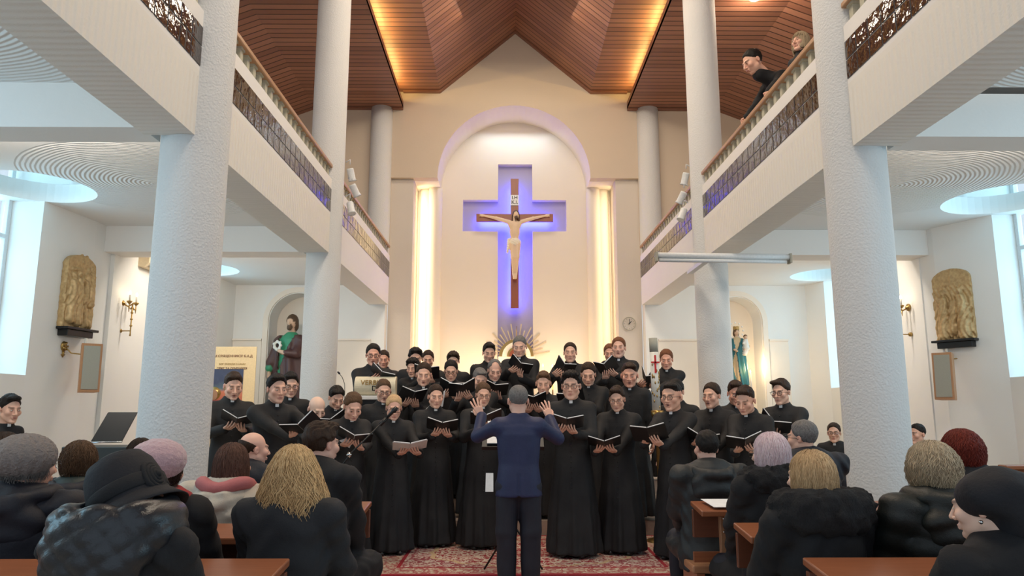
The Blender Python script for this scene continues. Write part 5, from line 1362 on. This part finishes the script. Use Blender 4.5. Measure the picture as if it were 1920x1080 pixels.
# the conductor, seen from behind
cond=person(972,722,6.1,0,'conductor','conductor from behind in a navy suit jacket, arms raised to the choir',yaw=180,kind='suit',coat='suit',hair='grey',style='buzz',group=None,bulk=1.02,
  hands={1:(tuple(P(903,781,6.42)),(-.38,.15,.9),(.35,.9,-.1),(.9,-.1,-1.0),'open'),-1:(tuple(P(1031,786,6.42)),(-.28,.25,.9),(-.35,.9,-.1),(-.9,-.1,-1.0),'open')},v=3,hh=56,res=.013,skin='rosy',hy=8)
def trousers(r,mat='trousers'):
    k=r['kk']; hs=.014; G=grid((-.26,-.2,.02),(.26,.2,.98*k),hs); d=None
    for s in (-1,1):
        a=cap(G,(s*.095,0,.06),(s*.10,.0,.50*k),.075,.085); a=U(a,cap(G,(s*.10,0,.50*k),(s*.085,.0,.88*k),.085,.105),.02)
        d=a if d is None else U(d,a,.02)
    d=U(d,ell(G,(0,0,.90*k),(.18,.12,.12)),.03); d=np.maximum(d,.045-G[2])+.005*wob(G,24)
    V,Q=nets(d,G0(G),hs); return link('trousers',npmesh('trousers',V,Q),r['body'],[mat])
trousers(cond)
m=MB(); m.box(-.004,.004,.0,.02,.80*cond['kk'],.98*cond['kk'])
# ---- conductor's stand, microphone on its boom, low score
st=P(962,1060,6.62)
e=empty('score_stand',(st.x,6.62,.012),0,'black tripod score stand in front of the conductor','score stand')
MB().tube([(0,0,.10),(0,0,1.06)],[.014,.010],8).build('pole',M['blackmetal'],e)
for k in range(3):
    a=2*PI*k/3+.5; MB().tube([(0,0,.42),(.10*math.cos(a),.10*math.sin(a),.30),(.30*math.cos(a),.30*math.sin(a),.015)],.009,6).build('leg',M['blackmetal'],e)
MB().lathe([(.022,.38),(.026,.40),(.026,.44),(.018,.46)],10).build('clamp',M['blackmetal'],e)
q=Matrix.Translation((0,.03,1.08))@Matrix.Rotation(-.9,4,'X'); MB().box(-.28,.28,-.004,.0,-.02,.34,q).box(-.28,.28,-.04,.0,-.025,-.02,q).build('desk',M['blackmetal'],e)
q=Matrix.Translation((st.x,6.665,1.125))@Matrix.Rotation(-.9,4,'X')
o=MB().box(-.235,-.005,-.016,-.006,0,.31,q).box(.005,.235,-.016,-.006,0,.31,q).build('open_score',M['paper']); tag(o,'open white score lying on the stand before the conductor','sheet music')
bt=P(632,930,6.4)
e=empty('microphone_stand',(P(640,930,6.35).x,6.35,0),0,'black boom microphone stand reaching up towards the blond singer','microphone stand')
b=e.location; R2=lambda px,py,Y:P(px,py,Y)-b
MB().tube([(0,0,.04),tuple(R2(648,872,6.35))],.013,8).build('pole',M['blackmetal'],e)
MB().tube([tuple(R2(626,893,6.3)),tuple(R2(660,848,6.38)),tuple(R2(725,784,6.55))],.008,8).build('boom',M['blackmetal'],e)
mic=MB(); A_=R2(722,787,6.55); B_=R2(744,764,6.6); mic.tube([A_,A_.lerp(B_,.65),A_.lerp(B_,.72),B_],[.011,.017,.026,.018],12); mo=mic.build('microphone',M['blackmetal'],e)
MB().tube([R2(712,797,6.53),R2(724,785,6.55)],.018,10).build('mic_clip',M['blackmetal'],mo)
MB().tube([R2(652,856,6.36),R2(657,850,6.37)],.022,10).build('boom_joint',M['chrome'],e)
MB().lathe([(.14,0),(.13,.02),(.03,.04),(.015,.06)],20).build('base',M['blackmetal'],e)
sheet(0,[P(911,887,6.55),P(925,887,6.55),P(925,922,6.5),P(910,922,6.5)],'white sheet hanging low beside the conductor jacket')
sheet(0,[P(636,826,6.9),P(668,815,6.9),P(655,840,6.95)],'white sheet corner below the folder of the bowed front singer')
sheet(0,[P(785,780,7.9),P(835,731,8.3),P(830,762,8.3)],'white page edge standing between two left-hand folders')
# ---- seated people by the walls
person(16,740,7.6,.12,'a','young black-haired cleric in black by the left wall, at the picture edge',yaw=62,hair='black',style='quiff',group=None,hh=55,v=2,pitch=6)
person(1563,793,10.0,0,'b','seated cleric with glasses behind the right front column',yaw=-30,seated=True,hair='brown',style='short',glasses=1,group=None,hh=35,v=5,kind='cassock',hands='lap')
person(1722,795,8.6,0,'c','black-haired seated person in profile right of the front right column',yaw=-70,seated=True,kind='coat',coat='black',hair='black',style='short',group=None,hh=36,v=1,hands='lap')
def chair(x,y,rz,label):
    e=empty('side_chair',(x,y,0),rz,label,'chair','plain wooden chairs by the right aisle')
    MB().box(-.22,.22,-.22,.22,.40,.435).build('seat',M['pew'],e,bevel=.008); MB().box(-.20,.20,.235,.26,.62,.90).build('backrest',M['pew'],e,bevel=.008)
    for sx in (-1,1):
        MB().box(sx*.19-.018,sx*.19+.018,-.20,-.164,0,.40).build('leg',M['pew'],e); MB().box(sx*.19-.018,sx*.19+.018,.20,.236,0,.88).build('leg',M['pew'],e)
c_=P(1563,793,10.0); chair(c_.x,10.0,math.radians(-30),'wooden chair under the seated cleric with glasses'); c_=P(1722,795,8.6); chair(c_.x,8.6,math.radians(-70),'wooden chair under the black-haired listener behind the right column')
# ---- gallery visitors
gal=person(1424,93,8.75,4.385,'g','dark-haired man in black leaning over the right gallery rail',yaw=-80,kind='coat',coat='black',hair='black',style='short',group=None,hh=58,v=3,pitch=24,lean=.62,
  hands={1:((3.10,8.25,5.11),(-.4,-.3,-.2),(0,0,-1),(.3,.8,.4),'grip'),-1:((3.10,9.05,5.11),(-.4,.2,-.2),(0,0,-1),(.5,.8,.4),'grip')},bulk=1.12)
person(1503,62,8.0,4.385,'g','light-haired person just showing above the right gallery rail',yaw=-60,kind='coat',coat='grey',hair='ash',style='bob',group=None,hh=42,v=4,hands='down')
# ================================================================== the audience
def A(px,pt,D,label,yaw=180,**k):
    k.setdefault('kind','coat'); k.setdefault('seated',True); k.setdefault('hands','lap'); k.setdefault('group',AUD); k.setdefault('res',.014); k.setdefault('hh',88*3.3/D*.88)
    return person(px,pt,D,0,'',label,yaw=yaw,**k)
def attach(r,name,d_G,mat,hs,col=None,world=False):
    F,G=d_G; V,Q=nets(F,G0(G),hs)
    o=link(name,npmesh(name,V if world else r['place'](V),Q,col=col(V) if col else None),r['body'],[mat] if not isinstance(mat,(list,tuple)) else mat); return o
def headgrid(lo,hi,hs): return grid(lo,hi,hs)
def fur_collar(r,mat,rx=.24,rz=.10,zc=-.20,yc=.02,th=.085,amp=.012):
    z0=r['sh']; hs=.012; G=grid((-.40,-.30,z0-.22),(.40,.34,z0+.26),hs); X,Y,Z=G
    t=np.sqrt((X/rx)**2+((Y-.01)/(rx*.72))**2); R_=np.sqrt(((t-1)*rx*.85)**2+((Z-(z0+.035)-.02*np.clip(Y*6,-1,1))/1.25)**2)-th
    F=R_+amp*wob(G,70)+amp*.6*wob(G,150,2)
    V,Q=nets(F,G0(G),hs); return link('fur_collar',npmesh('fur_collar',V,Q),r['body'],[mat])
t=NT('black_fur'); n=t.noise(t.obj(),120,4,.8,(1,1,.4)); t.set(t.mix(n,(.004,.004,.005),(.035,.035,.04)),.9); t.bump(n,1,.03); fur=t.m
def hood(r,mat,zc=.0,w=.17,h=.13,dep=.12,y=.13,puff=0,name='hood'):
    z0=r['sh']; hs=.012; G=grid((-.32,-.16,z0-.30),(.32,.36,z0+.20),hs); X,Y,Z=G; zc=zc-.01
    yb=.105
    F=ell(G,(0,yb,z0-.055+zc),(w*.85,.075,h*.95)); pts=[(-w*.70,-.01,z0+.055+zc),(-w*.62,.07,z0+.045+zc),(-w*.3,yb+.045,z0+.03+zc),(0,yb+.06,z0+.02+zc),(w*.3,yb+.045,z0+.03+zc),(w*.62,.07,z0+.045+zc),(w*.70,-.01,z0+.055+zc)]
    for a_,b_ in zip(pts[:-1],pts[1:]): F=U(F,cap(G,a_,b_,.034,.034),.02)
    F=F+.006*np.sin(Z*60+14*X*X*8)
    F=F+.006*wob(G,26)-(puff*np.abs(np.sin(Z*42+X*8)) if puff else 0)
    V,Q=nets(F,G0(G),hs); return link(name,npmesh(name,V,Q),r['body'],[mat])
# left side
r=A(50,822,3.27,'woman in a grey knitted beret and navy coat at the left edge',188,hy=-38,coat='navy',hair='grey',style='crop',glasses=3,bulk=1.18,v=1,hh=82)
hs=.007; G=grid((-.15,-.15,-.06),(.15,.19,.17),hs); X,Y,Z=G; th=np.arctan2(Y-.04,X)
F=ell(G,(0,.035,.045),(.118,.132,.100)); F=np.maximum(F,-.035-Z+.55*np.minimum(-Y,.0)); F=np.maximum(F,-(Y+.098))
F=F-.0085*np.abs(np.sin(th*7))**.6-.003*np.sin(np.sqrt(X*X+(Y-.04)**2)*260)*np.sin(th*42)
kn=cloth('grey_knit',(.30,.265,.25),.95,.9,75); t_=attach(r,'knitted_beret',(F,G),kn,hs)
hood(r,M['coatnavy'],.02,.19,.12,.11,.10)
r=A(147,828,4.15,'woman with tousled brown-grey hair and dark green coat, second from left',186,hy=-20,coat='green',hair='light',style='crop',bulk=1.05,v=2,hh=68); hood(r,M['coatnavy'],.03,.15,.09,.09,.09)
r=A(262,823,5.04,'dark-haired listener mostly hidden behind the pink beret',180,coat='black',hair='brown',style='crop',v=3,hh=56)
r=A(5,812,4.15,'dark-haired listener cut off by the left picture edge',182,coat='black',hair='brown',style='bob',v=4,hh=66)
# black hat
r=A(240,850,2.45,'woman in a black felt cloche hat with a flower and quilted collar',172,hy=-14,pitch=12,coat='black',hair='black',style='buzz',bulk=1.08,v=5,hh=128,roll=20)
q=Matrix.Translation((0,.014,-.018))@Matrix.Rotation(-.20,4,'X')@Matrix.Rotation(.26,4,'Y')@Matrix.Scale(1.08,4)
def placed(mb): mb.v=[tuple(v_) for v_ in r['place'](np.array([tuple(v_) for v_ in mb.v]))]; return mb
m=MB().lathe([(.0,.150),(.05,.147),(.088,.128),(.108,.092),(.116,.05),(.119,.01),(.119,-.02),(.124,-.04),(.140,-.062),(.158,-.082),(.161,-.080),(.142,-.056),(.121,-.03),(.11,-.02)],48,q)
hat=placed(m).build('cloche_hat',M['felt'],r['body'])
m=MB().lathe([(.1195,-.018),(.1225,-.014),(.122,.026),(.118,.030)],48,q); placed(m).build('hat_band',M['coatblack'],hat)
m=MB()
for k in range(4):
    rr=.011+.0095*k; m.tube([(( -.10)+.0*k,.085-.0,.02)]*1+[(-.098-.006*math.cos(j*1.3)+.0, .088+ .0, .02)][:0] or [(0,0,0)],.01,4) if 0 else None
    pts=[Vector((0,rr*math.cos(2*PI*j/14)*(1+.08*math.sin(j*2.2+k)),rr*1.25*math.sin(2*PI*j/14))) for j in range(15)]
    qq=Matrix.Translation((-.088,.090,.0))@Matrix.Rotation(-.72,4,'Z')@Matrix.Translation((-.0,0,0))
    an=3.25; qq=Matrix.Translation((.112*math.cos(an),.112*math.sin(an)+.01,.005))@Matrix.Rotation(an,4,'Z')
    m.tube([q@(qq@(p_+Vector((.012-.004*k,0,0)))) for p_ in pts],.010,6,cap=False)
m.sphere(tuple(q@(qq@Vector((.016,0,0)))),.014); placed(m).build('hat_flower',M['coatblack'],hat)
# quilted shawl collar
z0=r['sh']+.035; hs=.010; G=grid((-.36,-.30,z0-.26),(.36,.36,z0+.22),hs); X,Y,Z=G
t=np.sqrt((X/.155)**2+((Y-.02)/.13)**2); F=np.sqrt(((t-1)*.14)**2+((Z-(z0+.02)+.05*X)/1.7)**2)-.050
F=U(F,ell(G,(0,.13,z0-.05),(.16,.07,.11)),.04)
u1,u2=(X*1.0+Z)*1.0,(X-Z); F=F-.012*np.sqrt(np.abs(np.sin(u1*34+1.2*np.sin(u2*9))*np.sin(u2*34+1.2*np.sin(u1*8))))
V,Q=nets(F,G0(G),hs); link('quilted_collar',npmesh('quilted_collar',V,Q),r['body'],['puffer'])
# pink beret
r=A(298,832,3.27,'woman in a fuzzy pink beret and dark coat with red scarf',178,hy=-10,coat='black',hair='brown',style='crop',bulk=1.1,v=6,hh=84)
hs=.007; G=grid((-.17,-.16,-.08),(.17,.19,.17),hs); X,Y,Z=G
F=ell(G,(-.01,.045,.055),(.125,.125,.098)); F=np.maximum(F,-.05-Z-.2*Y); F=F+.0025*wob(G,160)+.002*wob(G,260,3); attach(r,'fuzzy_beret',(F,G),'pink',hs)
z0=r['sh']; m=MB(); m.tube([(.14*math.cos(a),.02+.12*math.sin(a),z0+.055+.02*math.sin(3*a)) for a in [2*PI*k/20 for k in range(21)]],.045,10,cap=False); m.build('scarf',M['red'],r['body'])
# cream jacket
r=A(433,832,4.15,'long-haired brunette in a cream puffer jacket with a rose scarf',176,hy=-16,coat='cream',hair='brunette',style='long',bulk=1.22,v=1,hh=72)
hood(r,M['cream'],-.02,.17,.13,.12,.14,.010)
z0=r['sh']; m=MB(); m.tube([(.13*math.cos(a),.02+.11*math.sin(a),z0+.075+.015*math.sin(3*a)) for a in [2*PI*k/20 for k in range(21)]],.038,10,cap=False); m.build('scarf',M['rose'],r['body'])
r=A(470,810,5.04,'bald man in a dark coat seen in three-quarter profile, left side',170,hy=-38,coat='navy',hair='brown',style='bald',v=3,hh=56,skin='rosy')
# blonde wavy
r=A(550,836,3.27,'woman with long wavy blonde hair in a charcoal jacket',178,hy=-6,kind='coat',coat='grey',hair='golden',style='wavy',bulk=1.02,v=7,hh=88)
# young man in black coat
r=A(597,794,4.15,'young man with tousled brown hair in a black coat by the aisle',164,hy=-20,coat='black',hair='brown',style='messy',bulk=1.08,v=8,hh=76,skin='rosy')
# right side
r=A(1327,808,5.04,'dark-haired man in a grey hooded parka on the right front pew',184,hy=6,coat='parka',hair='black',style='short',bulk=1.16,v=2,hh=60,skin='rosy'); hood(r,M['parka'],.0,.19,.12,.11,.13)
r=A(1450,812,4.15,'woman with pink-tinted white hair, glasses and a black fur coat',192,hy=24,coat='black',hair='pinkish',style='bob',glasses=1,bulk=1.12,v=4,hh=74,skin='pale'); fur_collar(r,fur,.16,th=.062)
r=A(1510,789,5.04,'grey-haired man with glasses in a navy jacket, right side',192,hy=30,coat='navy',hair='grey',style='short',glasses=1,bulk=1.2,v=5,hh=62); hood(r,M['coatnavy'],.0,.16,.08,.1,.1)
r=A(1528,846,3.27,'blonde woman with a bulky black fur collar, right side',190,hy=22,coat='black',hair='blond',style='bob',bulk=1.12,v=6,hh=86,skin='pale'); fur_collar(r,fur,.155,th=.078)
r=A(1752,829,3.27,'woman with short blond hair in a shiny dark puffer coat',190,hy=14,coat='puffermatt',hair='ash',style='set',bulk=1.22,v=7,hh=86); hood(r,M['puffermatt'],.03,.20,.13,.11,.12,.008)
r=A(1806,806,4.15,'woman with bright red curly hair, far right',184,hy=6,coat='black',hair='red',style='set',bulk=1.05,v=8,hh=74)
r=A(1868,884,2.5,'woman in a black beret with a pearl earring, lower right corner',196,hy=24,pitch=6,coat='black',hair='black',style='buzz',bulk=1.1,v=3,hh=122,skin='pale')
hs=.008; G=grid((-.18,-.14,-.16),(.18,.22,.17),hs); X,Y,Z=G
F=ell(G,(0,.05,.045),(.128,.135,.095)); F=U(F,ell(G,(-.02,.10,-.02),(.105,.085,.11)),.04); F=np.maximum(F,-(Y+.075+.25*Z)); F=F+.006*np.sin(X*38+Z*30)*np.sin(Y*28)+.002*wob(G,60)
attach(r,'beret',(F,G),'felt',hs)
m=MB(); m.sphere((.090,.006,-.042),.0075); m.v=[tuple(v_) for v_ in r['place'](np.array([tuple(v_) for v_ in m.v]))]; m.build('earring',M['chrome'],r['body'])
